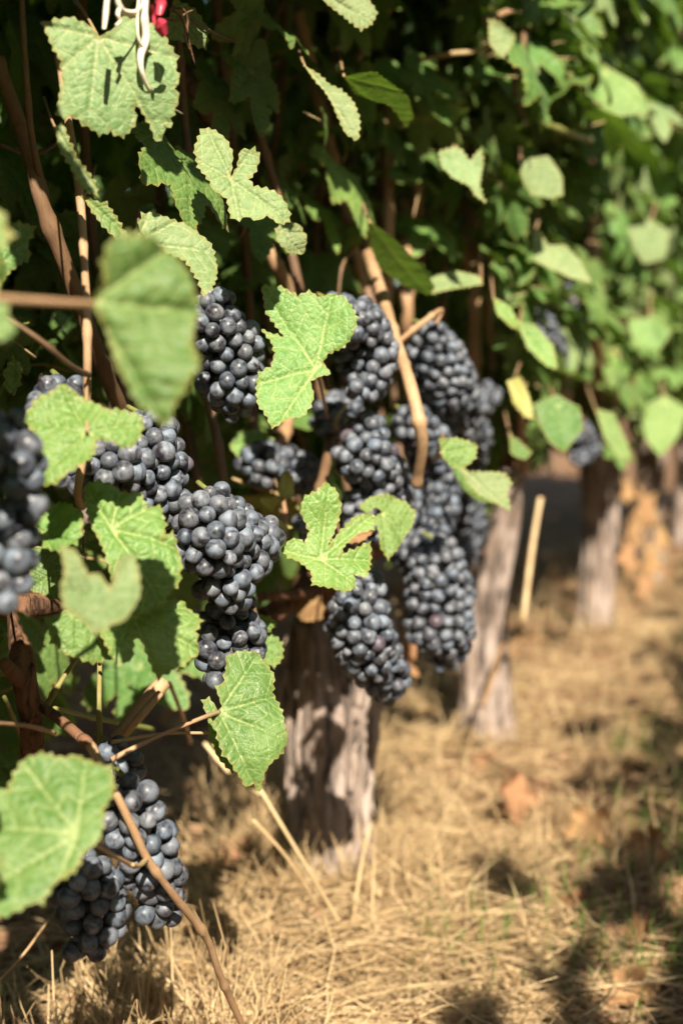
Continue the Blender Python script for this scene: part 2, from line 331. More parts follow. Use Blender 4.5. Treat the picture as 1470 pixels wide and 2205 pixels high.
# ------------------------------------------------------------------ leaves
def resample(poly, step):
    p = np.array(poly, float); q = np.roll(p, -1, axis=0); out = []
    for a, b in zip(p, q):
        n = max(1, int(round(np.linalg.norm(b - a) / step)))
        for i in range(n): out.append(a + (b - a) * i / n)
    return np.array(out)
def leaf_mesh(poly, res, tooth=0.0062, toothamp=0.0016, cup=0.0, fold=0.0, wave=0.004, blister=0.0005, seed=0, mains=None, curl=0.0, droop=0.0):
    """poly: outline in metres in the leaf plane, petiole junction at the origin"""
    g = np.random.default_rng(seed)
    b = resample(poly, tooth / 2)
    area = 0.5 * np.sum(b[:, 0] * np.roll(b[:, 1], -1) - b[:, 1] * np.roll(b[:, 0], -1))
    if area < 0: b = b[::-1]
    tg = np.roll(b, -1, axis=0) - np.roll(b, 1, axis=0); tg /= np.linalg.norm(tg, axis=1)[:, None] + 1e-9
    nr = np.stack([tg[:, 1], -tg[:, 0]], 1)
    amp = np.where(np.arange(len(b)) % 2 == 0, 1.0, -0.35) * g.uniform(0.3, 1.25, len(b)) * toothamp
    rr_ = np.linalg.norm(b, axis=1); amp = amp * np.clip(rr_ / (0.25 * rr_.max()), 0, 1)
    bt = b + nr * amp[:, None] + tg * (g.uniform(0.0, 0.35, len(b)) * toothamp)[:, None]
    rad = np.linalg.norm(bt, axis=1); Rm = np.percentile(rad, 92)
    # main veins: local maxima of a smoothed radius
    if mains is None:
        ang = np.arctan2(b[:, 1], b[:, 0]); bins = 72; prof = np.zeros(bins)
        rb = np.linalg.norm(b, axis=1)
        for a_, r_ in zip(ang, rb):
            k = int((a_ + math.pi) / (2 * math.pi) * bins) % bins; prof[k] = max(prof[k], r_)
        order = np.argsort(-prof); mains = []
        for k in order:
            a_ = (k + 0.5) / bins * 2 * math.pi - math.pi
            if prof[k] < 0.35 * prof.max() or len(mains) >= 5: break
            if all(abs((a_ - m_ + math.pi) % (2 * math.pi) - math.pi) > 0.62 for m_ in mains): mains.append(a_)
    # interior points
    lo, hi = bt.min(0), bt.max(0)
    gx, gy = np.meshgrid(np.arange(lo[0], hi[0], res), np.arange(lo[1], hi[1], res * 0.87))
    gx[1::2] += res / 2
    pts = np.stack([gx.ravel(), gy.ravel()], 1) + g.uniform(-0.12, 0.12, (gx.size, 2)) * res
    a1 = bt; a2 = np.roll(bt, -1, axis=0)
    def inside(pp):
        ins = np.zeros(len(pp), bool)
        for p1, p2 in zip(a1, a2):
            c = (p1[1] > pp[:, 1]) != (p2[1] > pp[:, 1])
            if c.any():
                xi = (p2[0] - p1[0]) * (pp[:, 1] - p1[1]) / (p2[1] - p1[1] + 1e-12) + p1[0]; ins ^= c & (pp[:, 0] < xi)
        return ins
    pts = pts[inside(pts)]
    def dist(q):
        D = np.full(len(q), 9.0)
        for i in range(0, len(q), 2000):
            D[i:i + 2000] = np.sqrt(((q[i:i + 2000, None, :] - bt[None]) ** 2).sum(-1)).min(1)
        return D
    pts = pts[dist(pts) > res * 0.55]
    allv = [Vector(p) for p in np.vstack([bt, pts])]
    nb = len(bt)
    ov, oe, of, _, _, _ = delaunay_2d_cdt(allv, [(i, (i + 1) % nb) for i in range(nb)], [], 0, 1e-7, True)
    q = np.array([tuple(v) for v in ov]); tri = np.array([t for t in of if len(t) == 3])
    tri = tri[inside(q[tri].mean(1))]
    used = np.unique(tri); mp_ = np.full(len(q), -1); mp_[used] = np.arange(len(used)); q = q[used]; tri = mp_[tri]
    r = np.linalg.norm(q, axis=1); a = np.arctan2(q[:, 1], q[:, 0])
    best = np.full(len(q), 9.0); s = r.copy(); t = np.zeros(len(q))
    for m_ in mains:
        d = np.abs((a - m_ + math.pi) % (2 * math.pi) - math.pi); k = d < best
        best[k] = d[k]; s[k] = r[k] * np.cos(d[k]); t[k] = r[k] * np.sin(np.minimum(d[k], math.pi / 2))
        kk = k & (d > math.pi / 2); t[kk] = r[kk]
    ed = dist(q)
    rn = r / Rm; p3 = np.stack([q[:, 0], q[:, 1], np.full(len(q), seed * 0.37)], 1)
    ph = (s / Rm - 0.85 * t / Rm) / 0.155; fr = np.abs((ph + 20) % 1 - 0.5) * 2
    z = cup * Rm * rn ** 2 + fold * np.sqrt(t ** 2 + (0.06 * Rm) ** 2)
    z = z + wave * fbm(p3 * (1.6 / Rm), seed % 8, 3) * (0.25 + rn) + blister * (1 - (1 - fr) ** 2 * 1.0) * np.clip(t / (0.1 * Rm), 0, 1)
    z = z + blister * 0.5 * fbm(p3 * 160, (seed + 3) % 8, 2)
    z = z - blister * 1.3 * np.exp(-(t / (0.035 * Rm)) ** 2)
    z = z + curl * Rm * np.clip(rn - 0.55, 0, 1) ** 2 * np.sin(a * 2 + seed)
    if droop: z = z - droop * Rm * rn ** 2 * np.clip(np.cos(a - mains[0]), 0, 1)
    z = z - z[np.argmin(r)]
    return MD(np.column_stack([q, z]), tri, np.stack([s / Rm, t / Rm], 1), ed)

def canon(seed, size=0.07, deep=1.0):
    g = np.random.default_rng(seed); pts = []
    spec = [(0, 1.0), (9, 0.9), (19, 0.74), (28, 0.60 - 0.08 * deep), (36, 0.66), (47, 0.84), (54, 0.88), (64, 0.76), (76, 0.60), (85, 0.54 - 0.04 * deep), (96, 0.62), (108, 0.70), (124, 0.66), (140, 0.62), (156, 0.52), (168, 0.36), (176, 0.16)]
    for a_, r_ in spec: pts.append((a_, r_ * g.uniform(0.94, 1.06)))
    for a_, r_ in spec[:0:-1]: pts.append((-a_, r_ * g.uniform(0.94, 1.06)))
    return [(size * r_ * math.sin(R(a_)), size * r_ * math.cos(R(a_))) for a_, r_ in pts]
VAR = []
for k in range(10):
    g = random.Random(k)
    md = leaf_mesh(canon(k, 0.066 + 0.012 * g.random(), g.uniform(0, 1.8)), 0.0055, 0.009, 0.0022, cup=g.uniform(-0.35, 0.12), fold=g.uniform(0.0, 0.35), wave=0.006, blister=0.0005, seed=k, curl=g.uniform(-0.3, 0.3), droop=g.uniform(0, 0.35), mains=[math.pi / 2, math.pi / 2 + R(52), math.pi / 2 - R(52), math.pi / 2 + R(112), math.pi / 2 - R(112)])
    pt = tube([Vector((0, 0, 0)), Vector((0.005, -0.02, -0.012)), Vector((0.008 * (k % 3 - 1), -0.045, -0.04))], [0.0012, 0.001, 0.0014], sides=5, n=3)
    md2, _ = join([md, pt]); md2.npet = len(pt.f); md2.nleaf = len(md.f); VAR.append(md2)
VME = {}
def varmesh(k, mk):
    if (k, mk) not in VME:
        d = VAR[k]; idx = np.concatenate([np.zeros(d.nleaf, int), np.ones(d.npet, int)])
        VME[(k, mk)] = to_mesh('leaf', d, None, mats=[M[mk], M['petiole']], matidx=idx)
    return VME[(k, mk)]
def frame(origin, n, tip):
    n = n.normalized(); y = (tip - n * tip.dot(n)).normalized(); x = y.cross(n)
    m = Matrix((x, y, n)).transposed().to_4x4(); m.translation = origin; return m

# ------------------------------------------------------------------ vines (one thing per trunk)
VN = 7   # index 0 stands just left of the frame
TV = [(i - 1) * SP for i in range(VN)]
TV[0] = -0.95; TV[2] = 0.70; TV[3] = 1.72
vine_labels = [
    'large old vine at the left edge, its canes and big leaves nearest to the camera',
    'vine with the thick gnarled trunk half in shadow, standing in the middle',
    'vine with the slim pale trunk standing just right of the long hanging dark bunches',
    'blurred vine with a knobbly grey trunk head, behind the slim pale trunk',
    'blurred vine with dried orange leaves hanging under it, beside the wooden post',
    'farthest blurred vine whose leaves fill the right edge of the photo',
    'vine whose sunlit leaves fill the upper right corner, beyond the wooden post']
vines = []
for i in range(VN):
    base = RW(TV[i], 0, 0)
    vines.append(link('grape_vine', None, None, Matrix.Translation(base), label=vine_labels[i], cat='grape vine', group='grape vines planted in one row'))
def vine_for(p):
    t = rowc(p)[0]; return vines[min(range(VN), key=lambda i: abs(TV[i] - t))]

# the trunks
def trunk(parent, pts, rads, seed, mat, sides=72, n=22, ridge=0.16, name='trunk'):
    c = catmull(pts, n); m = len(c); rr = np.interp(np.arange(m), np.linspace(0, m - 1, len(rads)), rads)
    th = np.linspace(0, 2 * math.pi, sides, endpoint=False); V = []; g = np.random.default_rng(seed)
    k1, k2, k3 = 3, 7, 15; ph = g.uniform(0, 6, 6)
    for i in range(m):
        z = i / m
        tw = z * 1.6
        q = 1 + ridge * (0.75 * np.sin(k1 * th + tw * 2 + ph[0]) + 0.5 * np.sin(k2 * th + tw * 3 + ph[1] + 0.8 * np.sin(z * 9)) + 0.38 * np.sin(k3 * th + ph[2] + 1.5 * np.sin(z * 7 + ph[3])))
        P3 = np.stack([np.cos(th) * 2.2, np.sin(th) * 2.2, np.full(sides, z * 2.5)], 1)
        q = q + 0.13 * fbm(P3, seed % 8, 3) + 0.05 * fbm(np.stack([np.cos(th) * 9, np.sin(th) * 9, np.full(sides, z * 5)], 1), (seed + 2) % 8, 3)
        tg = (c[min(i + 1, m - 1)] - c[max(i - 1, 0)]).normalized(); a = Vector((1, 0, 0)); a = (a - tg * a.dot(tg)).normalized(); b = tg.cross(a)
        for k in range(sides): V.append(tuple(c[i] + (a * math.cos(th[k]) + b * math.sin(th[k])) * rr[i] * float(q[k])))
    F = [(i * sides + k, i * sides + (k + 1) % sides, (i + 1) * sides + (k + 1) % sides, (i + 1) * sides + k) for i in range(m - 1) for k in range(sides)]
    V.append(tuple(c[-1] + (c[-1] - c[-2]) * 0.4)); V = np.array(V); q = np.array(F); tri = np.vstack([q[:, [0, 1, 2]], q[:, [0, 2, 3]], [(((m - 1) * sides + k), (m - 1) * sides + (k + 1) % sides, m * sides) for k in range(sides)]])
    Mo = Matrix.Translation(pts[0]); md = xform(MD(V, tri), Mo.inverted())
    return link(name, to_mesh(name, md, mat), parent, Mo)
d1 = depth(RW(0, 0, 0))
T1 = [P(724, 2010, d1), P(722, 1900, d1), P(716, 1780, d1), P(712, 1640, d1), P(716, 1500, d1 - 0.01), P(722, 1380, d1), P(735, 1290, d1 + 0.02)]
trunk(vines[1], T1, [0.052, 0.046, 0.042, 0.047, 0.055, 0.060, 0.048], 5, M['bark'], sides=150, n=20, ridge=0.2)
def bark_strips(parent, cpts, rads, n, seed):
    g = random.Random(seed); c = catmull(cpts, 10); m = len(c); rr = np.interp(np.arange(m), np.linspace(0, m - 1, len(rads)), rads)
    for k in range(n):
        a = g.uniform(-math.pi * 0.95, 0.25 * math.pi); i0 = g.randrange(2, m - 16); ln = g.randrange(10, 26); i1 = min(m - 1, i0 + ln); pts = []
        for i in range(i0, i1, 3):
            f = (i - i0) / max(1, i1 - i0); lift = 1.06 + 0.16 * abs(f - 0.5) ** 2 * 4 * g.uniform(0.3, 1.4); aa = a + 0.25 * f + g.uniform(-0.05, 0.05)
            pts.append(c[i] + Vector((math.cos(aa), math.sin(aa), 0)) * rr[i] * lift)
        if len(pts) < 3: continue
        w_ = g.uniform(0.004, 0.010); md = tube(pts, [w_ * 0.5, w_, w_, w_ * 0.35], sides=8, n=4, rough=0.12, seed=k % 8, flat=0.28); Mo = Matrix.Translation(pts[0])
        link('bark_strip', to_mesh('bark_strip', xform(md, Mo.inverted()), M['bark_strip']), parent, Mo)
bark_strips(vines[1], T1[1:], [0.046, 0.042, 0.047, 0.055, 0.060, 0.048], 34, 4)
def simple_trunk(i, lean, r, seed, top=0.42):
    b = RW(TV[i], 0, -0.03); pts = [b, b + Vector((lean * 0.2, 0, 0.12)), b + Vector((lean, 0.01, 0.27)), b + Vector((lean * 0.7, 0, top + 0.03)), b + Vector((lean * 0.9, 0.0, top + 0.08))]
    return trunk(vines[i], pts, [r * 1.08, r * 0.95, r * 0.85, r * 1.15, r * 1.3], seed, M['bark'], sides=64, n=12, ridge=0.15)
simple_trunk(0, 0.0, 0.036, 9); simple_trunk(2, -0.01, 0.042, 3); simple_trunk(3, 0.01, 0.038, 4, 0.40); simple_trunk(4, 0.0, 0.035, 6); simple_trunk(5, 0.01, 0.04, 7); simple_trunk(6, 0.0, 0.04, 8)
# a knobbly head spur on vines 3 and small arms for every vine, trained along the row
for i in range(VN):
    h = 0.43 if i != 1 else (T1[-1].z)
    b = RW(TV[i], 0, h)
    for sgn in (-1, 1):
        L = 0.34; g = random.Random(i * 3 + sgn)
        pts = [b, b + ROWD * sgn * 0.07 + Vector((0, 0, 0.05)), b + ROWD * sgn * 0.18 + ROWN * g.uniform(-0.03, 0.03) + Vector((0, 0, 0.045)), b + ROWD * sgn * L + ROWN * g.uniform(-0.03, 0.03) + Vector((0, 0, 0.03))]
        part_tube('arm', vines[i], pts, [0.024, 0.016, 0.012, 0.009], M['bark_red'], sides=12, nodes=0.07, rough=0.12, seed=i, nodeamp=0.3)

# ------------------------------------------------------------------ canes traced from the photo: (points, radius px, off, material)
def cane(name, pts, wpx, mat, vine=None, nodes=0.075, label=None, **kw):
    """pts: (px, py, off) ; wpx: width in photo pixels (scalar or list)"""
    q = [W(*p) for p in pts]; ws = wpx if isinstance(wpx, (list, tuple)) else [wpx] * len(q)
    rad = [0.5 * w_ * depth(p) / FPX for w_, p in zip(np.interp(np.linspace(0, 1, len(q)), np.linspace(0, 1, len(ws)), ws), q)]
    v = vine if vine is not None else vine_for(q[len(q) // 2])
    return part_tube(name, v, q, rad, M[mat], label=label, sides=12, n=12, nodes=nodes, rough=0.035, seed=int(pts[0][0]) % 7, nodeamp=kw.get('nodeamp', 0.28))
cane('cane', [(-10, 120, 0.02), (60, 320, 0.02), (92, 440, 0.025), (150, 595, 0.03), (205, 745, 0.03), (255, 870, 0.02), (300, 980, 0.0)], [30, 34, 34, 30], 'cane', nodes=0.13)
cane('cane', [(46, -20, 0.05), (56, 150, 0.045), (70, 300, 0.035), (100, 430, 0.02)], [12, 14, 16], 'cane')
cane('cane', [(118, 60, 0.06), (146, 250, 0.07), (172, 420, 0.085), (184, 600, 0.11), (188, 720, 0.125), (188, 830, 0.125), (182, 960, 0.12), (168, 1060, 0.11), (178, 1090, 0.08)], [14, 19, 18, 17, 17, 17], 'cane_tan', label='slender tan cane lit by the sun where it passes behind the big blurred leaf')
cane('cane', [(384, 80, 0.03), (398, 260, 0.03), (412, 420, 0.04), (418, 520, 0.04), (432, 700, 0.02), (448, 850, 0.03), (470, 960, 0.05), (484, 1060, 0.06)], [16, 18, 20, 22], 'cane')
cane('cane', [(395, 150, 0.0), (430, 220, -0.02), (470, 290, -0.03)], [34, 30], 'cane')
cane('cane', [(505, -20, 0.03), (530, 130, 0.03), (552, 260, 0.03), (592, 400, 0.04), (622, 520, 0.05), (648, 640, 0.06), (665, 760, 0.05), (700, 880, 0.06), (712, 935, 0.08), (702, 1000, 0.10), (682, 1075, 0.11), (672, 1110, 0.1)], [18, 20, 22, 22, 24], 'cane')
cane('cane', [(620, -20, 0.0), (575, 70, 0.02), (540, 140, 0.03)], [12, 14], 'cane')
cane('cane', [(548, 470, 0.0), (590, 560, 0.02), (625, 640, 0.02), (632, 800, 0.01), (618, 910, 0.02), (600, 975, 0.03)], [28, 28, 28], 'cane_tan')
cane('cane', [(640, 20, -0.02), (668, 130, -0.02), (715, 330, 0.0), (748, 460, 0.02), (785, 530, 0.06), (820, 630, 0.12), (852, 735, 0.165), (880, 820, 0.20), (900, 900, 0.215), (908, 960, 0.215), (896, 1045, 0.20)], [24, 26, 26, 26, 26, 28, 22], 'cane_tan', label='long tan cane curving down over the dark bunches, lit by the sun')
cane('cane_spur', [(856, 738, 0.165), (890, 710, 0.17), (932, 678, 0.175)], [12, 13, 15], 'cane_tan', nodes=0.05)
cane('cane_spur', [(925, 682, 0.168), (950, 668, 0.175), (938, 698, 0.17)], [12, 8], 'cane_tan', nodes=0)
cane('cane', [(790, 620, 0.04), (805, 680, 0.05), (815, 740, 0.05)], [20, 18], 'cane')
cane('cane', [(760, 500, 0.0), (775, 580, 0.0), (800, 680, 0.0)], [22, 20], 'cane_tan')
cane('twig', [(770, 530, 0.07), (738, 570, 0.06), (728, 640, 0.06)], [7, 5], 'cane')
cane('twig', [(0, 672, 0.13), (90, 735, 0.15), (150, 785, 0.15), (192, 808, 0.13)], [8, 11, 13], 'cane')
cane('twig', [(500, 1030, 0.0), (540, 1045, 0.02), (600, 1065, 0.05), (612, 1090, 0.07), (618, 1160, 0.08)], [6, 8, 9], 'petiole')
cane('cane', [(560, 1285, 0.05), (630, 1280, 0.05), (700, 1262, 0.04), (760, 1250, 0.0)], [20, 24, 30], 'bark_red')
# blurred shoots of the further vines
for px, y0, y1, wd, off in [(832, 255, 700, 24, 0.02), (872, 560, 760, 30, 0.04), (895, 330, 470, 24, 0.0), (1018, 440, 810, 26, 0.05), (1048, 540, 700, 16, 0.02), (1213, 640, 850, 28, 0.10), (1280, 560, 760, 32, 0.06), (1320, 740, 850, 20, 0.06), (1000, 470, 560, 18, 0.03), (1122, 820, 930, 20, 0.1)]:
    cane('cane', [(px - 6, y0 - 130, off - 0.05), (px, y0, off), (px + 4, (y0 + y1) / 2, off + 0.02), (px + 2, y1, off), (px + 8, y1 + 90, off - 0.06)], wd, 'cane_tan', nodes=0.09)
cane('twig', [(900, 130, 0.1), (970, 116, 0.14), (1010, 112, 0.16), (1060, 100, 0.18)], [10, 12, 11], 'petiole')
cane('twig', [(1040, 45, 0.15), (1100, 22, 0.17), (1170, -5, 0.18)], [12, 13], 'cane_tan')
cane('tendril', [(1124, 20, 0.18), (1130, 70, 0.18), (1118, 130, 0.185), (1108, 185, 0.18), (1120, 235, 0.17), (1135, 262, 0.17)], [15, 16, 12, 9], 'cane', nodes=0.02)
cane('twig', [(1160, 262, 0.2), (1220, 285, 0.22), (1270, 302, 0.22)], [14, 14], 'cane_green')
cane('twig', [(770, 130, 0.02), (800, 70, 0.04), (850, 0, 0.06)], [13, 15], 'cane_tan')
cane('twig', [(1050, 640, 0.12), (1140, 480, 0.1), (1160, 400, 0.08)], [9, 9], 'cane_green')
cane('twig', [(745, 870, 0.1), (722, 905, 0.1), (725, 925, 0.1)], [9, 10], 'petiole')
# lower left
v0 = vines[0]
q14 = [W(38, 1290, 0.02), W(45, 1380, 0.03), W(52, 1450, 0.05), W(66, 1540, 0.05), W(72, 1640, 0.03), W(66, 1760, 0.0)]
trunk(v0, q14, [0.0085, 0.0085, 0.009, 0.008, 0.008, 0.0085], 2, M['bark_red'], sides=36, n=14, ridge=0.07, name='arm')
cane('cane_spur', [(48, 1470, 0.05), (26, 1446, 0.075), (12, 1430, 0.085)], [34, 34, 32], 'bark_red', nodes=0)
cane('cane', [(60, 1500, 0.05), (110, 1535, 0.07), (160, 1575, 0.10), (200, 1612, 0.125)], [24, 24, 22, 24], 'bark_red', vine=v0)
cane('cane', [(195, 1605, 0.125), (240, 1690, 0.15), (282, 1775, 0.16), (318, 1850, 0.165), (372, 1925, 0.17), (442, 2015, 0.17), (470, 2090, 0.165), (500, 2160, 0.16), (530, 2225, 0.16)], [22, 17, 17, 19, 16, 18, 15, 14], 'cane_tan', vine=v0, nodes=0.089, nodeamp=0.4, label='long bare tan cane crossing in front of the lowest bunch')
cane('twig', [(316, 1850, 0.165), (300, 1864, 0.17), (286, 1862, 0.175)], [12, 9], 'petiole', vine=v0, nodes=0)
cane('cane_spur', [(352, 1468, 0.07), (300, 1530, 0.06), (252, 1592, 0.05)], [34, 36, 30], 'cane_tan', vine=v0, nodes=0, label='short cut tan cane stub in the sun below the bright leaf')
cane('cane_spur', [(346, 1492, 0.085), (300, 1545, 0.075), (262, 1590, 0.06)], [16, 18, 16], 'cane_tan', vine=v0, nodes=0)
cane('twig', [(215, 1425, 0.08), (214, 1520, 0.09), (216, 1600, 0.08)], [11, 12], 'cane_green', vine=v0)
cane('twig', [(168, 1415, 0.06), (130, 1470, 0.06), (98, 1525, 0.05)], [10, 12], 'cane_green', vine=v0)
cane('twig', [(-10, 1557, 0.12), (60, 1563, 0.11), (118, 1578, 0.1)], [8, 10], 'petiole', vine=v0)
cane('twig', [(118, 1525, 0.02), (200, 1545, 0.0), (330, 1570, 0.0)], [10, 12], 'cane_green', vine=v0)
cane('twig', [(10, 1500, 0.0), (60, 1620, -0.02), (100, 1700, -0.03)], [10, 12], 'cane_green', vine=v0)
cane('twig', [(365, 1470, 0.0), (392, 1540, -0.02), (410, 1600, -0.04)], [9, 9], 'petiole', vine=v0)
cane('twig', [(0, 310, -0.03), (60, 330, -0.02), (128, 300, 0.0), (190, 150, 0.02)], [9, 9], 'cane', vine=v0)
# generic shoots of every vine
for i in range(VN):
    g = random.Random(50 + i)
    for k in range(9):
        t = TV[i] + (k - 4) / 9 * SP + g.uniform(-0.03, 0.03); off = g.uniform(-0.16, -0.03)
        if i > 1: off = g.uniform(-0.14, 0.07)
        pts = [RW(t, off * 0.3, 0.46)] + [RW(t + g.uniform(-0.05, 0.05), off + g.uniform(-0.02, 0.02), 0.46 + 0.3 * j) for j in range(1, 6)]
        part_tube('cane', vines[i], pts, [0.0055, 0.005, 0.0045, 0.003], M['cane'], sides=8, n=8, nodes=0.08, seed=k, nodeamp=0.25)

# ------------------------------------------------------------------ hero leaves traced in the photo, each on its own tilted plane
leafcount = {v.name: 0 for v in vines}
def hero(outline, junc, off, mat='leaf', nrm=None, tilt=(0, 0), pet=None, petw=7, label=None, res=0.0021, mains_px=None, vine=None, name='leaf', petmat='petiole', **kw):
    c = W(junc[0], junc[1], off)
    to_cam = (CAM - c).normalized()
    n = (to_cam * 0.62 + TO_SUN * 0.38 + RT * tilt[0] + Vector((0, 0, 1)) * tilt[1]).normalized() if nrm is None else Vector(nrm).normalized()
    Mw = frame(c, n, Vector((0, 0, -1)) if abs(n.z) < 0.93 else Vector((0, -1, 0)))
    Mi = Mw.inverted()
    def pl(p):
        r = ray(*p); k = (c - CAM).dot(n) / r.dot(n); q = Mi @ (CAM + r * k); return (q.x, q.y)
    poly = [pl(p) for p in outline]
    md = leaf_mesh(poly, res, seed=int(junc[0] + junc[1]) % 97, **kw)
    v = vine if vine is not None else vine_for(c)
    o = link(name, to_mesh('leaf', md, M[mat]), v, Mw, label=label); leafcount[v.name] += 1
    if not pet:
        jx, jy = junc; sx = random.uniform(-22, 22)
        pet = [(jx + sx * 0.5, jy - 22, off - 0.03), (jx + sx, jy - 50, off - 0.08), (jx + sx * 1.3, jy - 70, off - 0.15)]; petw = min(petw, 6)
    if pet:
        pts = [c + n * -0.0005] + [W(*p) for p in pet]
        t = xform(tube(pts, [0.5 * petw * depth(c) / FPX] * (len(pts) - 1) + [0.7 * petw * depth(c) / FPX], sides=9, n=10, rough=0.03), Mi)
        link('petiole', to_mesh('petiole', t, M[petmat]), o, Mw)
    return o
hero([(90, 55), (112, 100), (132, 130), (135, 160), (122, 235), (140, 245), (160, 240), (178, 258), (190, 262), (215, 278), (240, 270), (248, 275), (268, 282), (285, 262), (297, 248), (290, 215), (293, 208), (303, 222), (325, 250), (340, 285), (357, 272), (355, 250), (372, 258), (372, 240), (388, 205), (380, 185), (388, 165), (378, 140), (384, 118), (365, 95), (342, 60), (300, 45), (262, 38), (248, 62), (215, 78), (190, 55), (150, 42)],
     (212, 80), 0.125, 'leaf_pale', tilt=(0.05, 0.1), cup=-0.1, pet=[(190, 40, 0.1), (150, -20, 0.06)], label='broad dusty leaf at the top left, under the white raffia strip')
hero([(432, 292), (417, 330), (425, 365), (450, 395), (455, 410), (488, 428), (497, 468), (515, 475), (528, 468), (555, 480), (572, 470), (600, 488), (622, 478), (625, 462), (610, 438), (588, 420), (545, 406), (535, 390), (550, 375), (558, 350), (545, 332), (515, 333), (510, 362), (497, 382), (500, 340), (485, 310), (462, 292), (440, 286)],
     (497, 386), 0.16, 'leaf_pale', tilt=(0.1, 0.25), fold=0.12, pet=[(480, 350, 0.1), (420, 360, 0.05)], label='ragged pale leaf with a deep notch, alone in the dark upper left of the middle')
hero([(305, 463), (298, 490), (318, 520), (350, 542), (395, 570), (418, 620), (428, 658), (445, 642), (455, 622), (463, 590), (458, 550), (445, 525), (420, 505), (392, 485), (350, 470), (330, 463)],
     (300, 518), 0.12, 'leaf_pale', tilt=(0.2, 0.2), fold=0.1, label='speckled leaf half hidden behind the top of the big blurred leaf')
hero([(195, 652), (212, 632), (225, 618), (218, 580), (236, 542), (262, 525), (300, 522), (345, 530), (375, 550), (408, 590), (428, 660), (414, 740), (427, 790), (400, 840), (378, 870), (362, 912), (332, 890), (302, 872), (280, 830), (250, 780), (235, 722), (222, 690), (205, 668)],
     (200, 655), 0.275, 'leaf', tilt=(0.05, 0.1), toothamp=0.0014, cup=-0.1, fold=0.2, wave=0.008, blister=0.0018, pet=[(140, 652, 0.275), (0, 643, 0.265), (-60, 640, 0.26)], petw=17, label='biggest leaf, smooth and out of focus, hanging from a pink stalk')
hero([(563, 630), (605, 630), (640, 650), (665, 640), (690, 655), (712, 645), (742, 655), (768, 700), (755, 735), (740, 752), (705, 765), (695, 780), (712, 807), (690, 810), (668, 822), (676, 855), (668, 880), (650, 900), (620, 905), (585, 927), (572, 895), (555, 878), (552, 840), (558, 808), (583, 795), (592, 765), (585, 742), (562, 712), (582, 722), (612, 728), (590, 700), (572, 680)],
     (680, 795), 0.20, 'leaf_bright', tilt=(0.0, 0.15), cup=0.05, fold=0.08, pet=[(690, 830, 0.17), (705, 900, 0.1)], label='green leaf with two wide lobes, between the two upper bunches')
hero([(50, 897), (72, 862), (100, 848), (138, 825), (178, 852), (215, 870), (232, 884), (262, 882), (300, 890), (310, 905), (303, 935), (288, 957), (262, 965), (240, 950), (208, 945), (205, 982), (185, 1000), (150, 1020), (120, 1042), (80, 1042), (76, 1030), (95, 1005), (90, 960), (70, 930), (60, 915)],
     (187, 933), 0.165, 'leaf_bright', tilt=(0.0, 0.25), cup=-0.08, fold=0.12, pet=[(188, 915, 0.165), (186, 830, 0.13)], petw=8, label='light green two-lobed leaf lying over the top of the left bunch')
hero([(182, 1045), (215, 1035), (245, 1048), (280, 1066), (300, 1060), (318, 1095), (345, 1080), (357, 1130), (352, 1162), (372, 1145), (392, 1208), (386, 1250), (365, 1270), (350, 1292), (300, 1312), (262, 1300), (238, 1240), (225, 1190), (205, 1150), (186, 1105)],
     (240, 1141), 0.155, 'leaf_bright', tilt=(0.0, 0.2), blister=0.0014, wave=0.004, fold=0.06, label='bright quilted leaf just left of the main bunch')
hero([(300, 1288), (340, 1292), (388, 1288), (412, 1310), (436, 1338), (420, 1362), (430, 1400), (405, 1420), (398, 1435), (342, 1456), (325, 1430), (305, 1382), (290, 1378), (285, 1420), (255, 1440), (222, 1388), (200, 1345), (240, 1310)],
     (285, 1322), 0.165, 'leaf_bright', tilt=(0.05, 0.3), blister=0.0010, cup=-0.08, pet=[(255, 1370, 0.13), (215, 1430, 0.09)], label='bright yellow-green leaf with pointed lobes, below the quilted leaf')
hero([(135, 1172), (150, 1180), (170, 1195), (190, 1236), (215, 1234), (240, 1270), (252, 1212), (270, 1194), (286, 1190), (300, 1230), (302, 1280), (290, 1310), (268, 1340), (240, 1352), (205, 1368), (175, 1332), (140, 1310), (130, 1268), (140, 1230), (134, 1200)],
     (238, 1268), 0.24, 'leaf_pale', tilt=(0.0, 0.1), toothamp=0.001, fold=0.1, label='pale out-of-focus leaf with a V-shaped notch, in front of the quilted leaf')
hero([(70, 1122), (95, 1110), (105, 1090), (130, 1083), (150, 1096), (182, 1110), (184, 1152), (170, 1182), (130, 1190), (95, 1180), (92, 1150)], (95, 1150), 0.12, 'leaf_bright', tilt=(-0.2, 0.2), blister=0.0012, curl=0.2, fold=0.15)
hero([(62, 1180), (120, 1170), (180, 1200), (210, 1250), (180, 1300), (110, 1290), (65, 1270)], (180, 1195), 0.09, 'leaf')
hero([(100, 1332), (150, 1312), (200, 1345), (245, 1412), (200, 1426), (150, 1412), (110, 1382)], (165, 1320), 0.13, 'leaf')
hero([(30, 1310), (70, 1330), (105, 1355), (112, 1395), (80, 1405), (52, 1370)], (30, 1312), 0.14, 'leaf', tilt=(0.6, -0.2))
hero([(485, 1415), (520, 1402), (555, 1404), (580, 1435), (592, 1455), (588, 1490), (607, 1530), (618, 1592), (610, 1620), (595, 1630), (575, 1655), (562, 1700), (550, 1682), (530, 1690), (523, 1675), (495, 1640), (480, 1625), (465, 1590), (466, 1560), (440, 1532), (434, 1510), (450, 1505), (470, 1530), (478, 1520), (462, 1480), (480, 1474), (486, 1440)],
     (472, 1533), 0.17, 'leaf', tilt=(0.1, 0.1), fold=0.1, cup=-0.05, pet=[(430, 1548, 0.17), (330, 1590, 0.15), (240, 1636, 0.13)], petw=9, label='single green leaf held out on a long pink stalk, in front of the trunk shade')
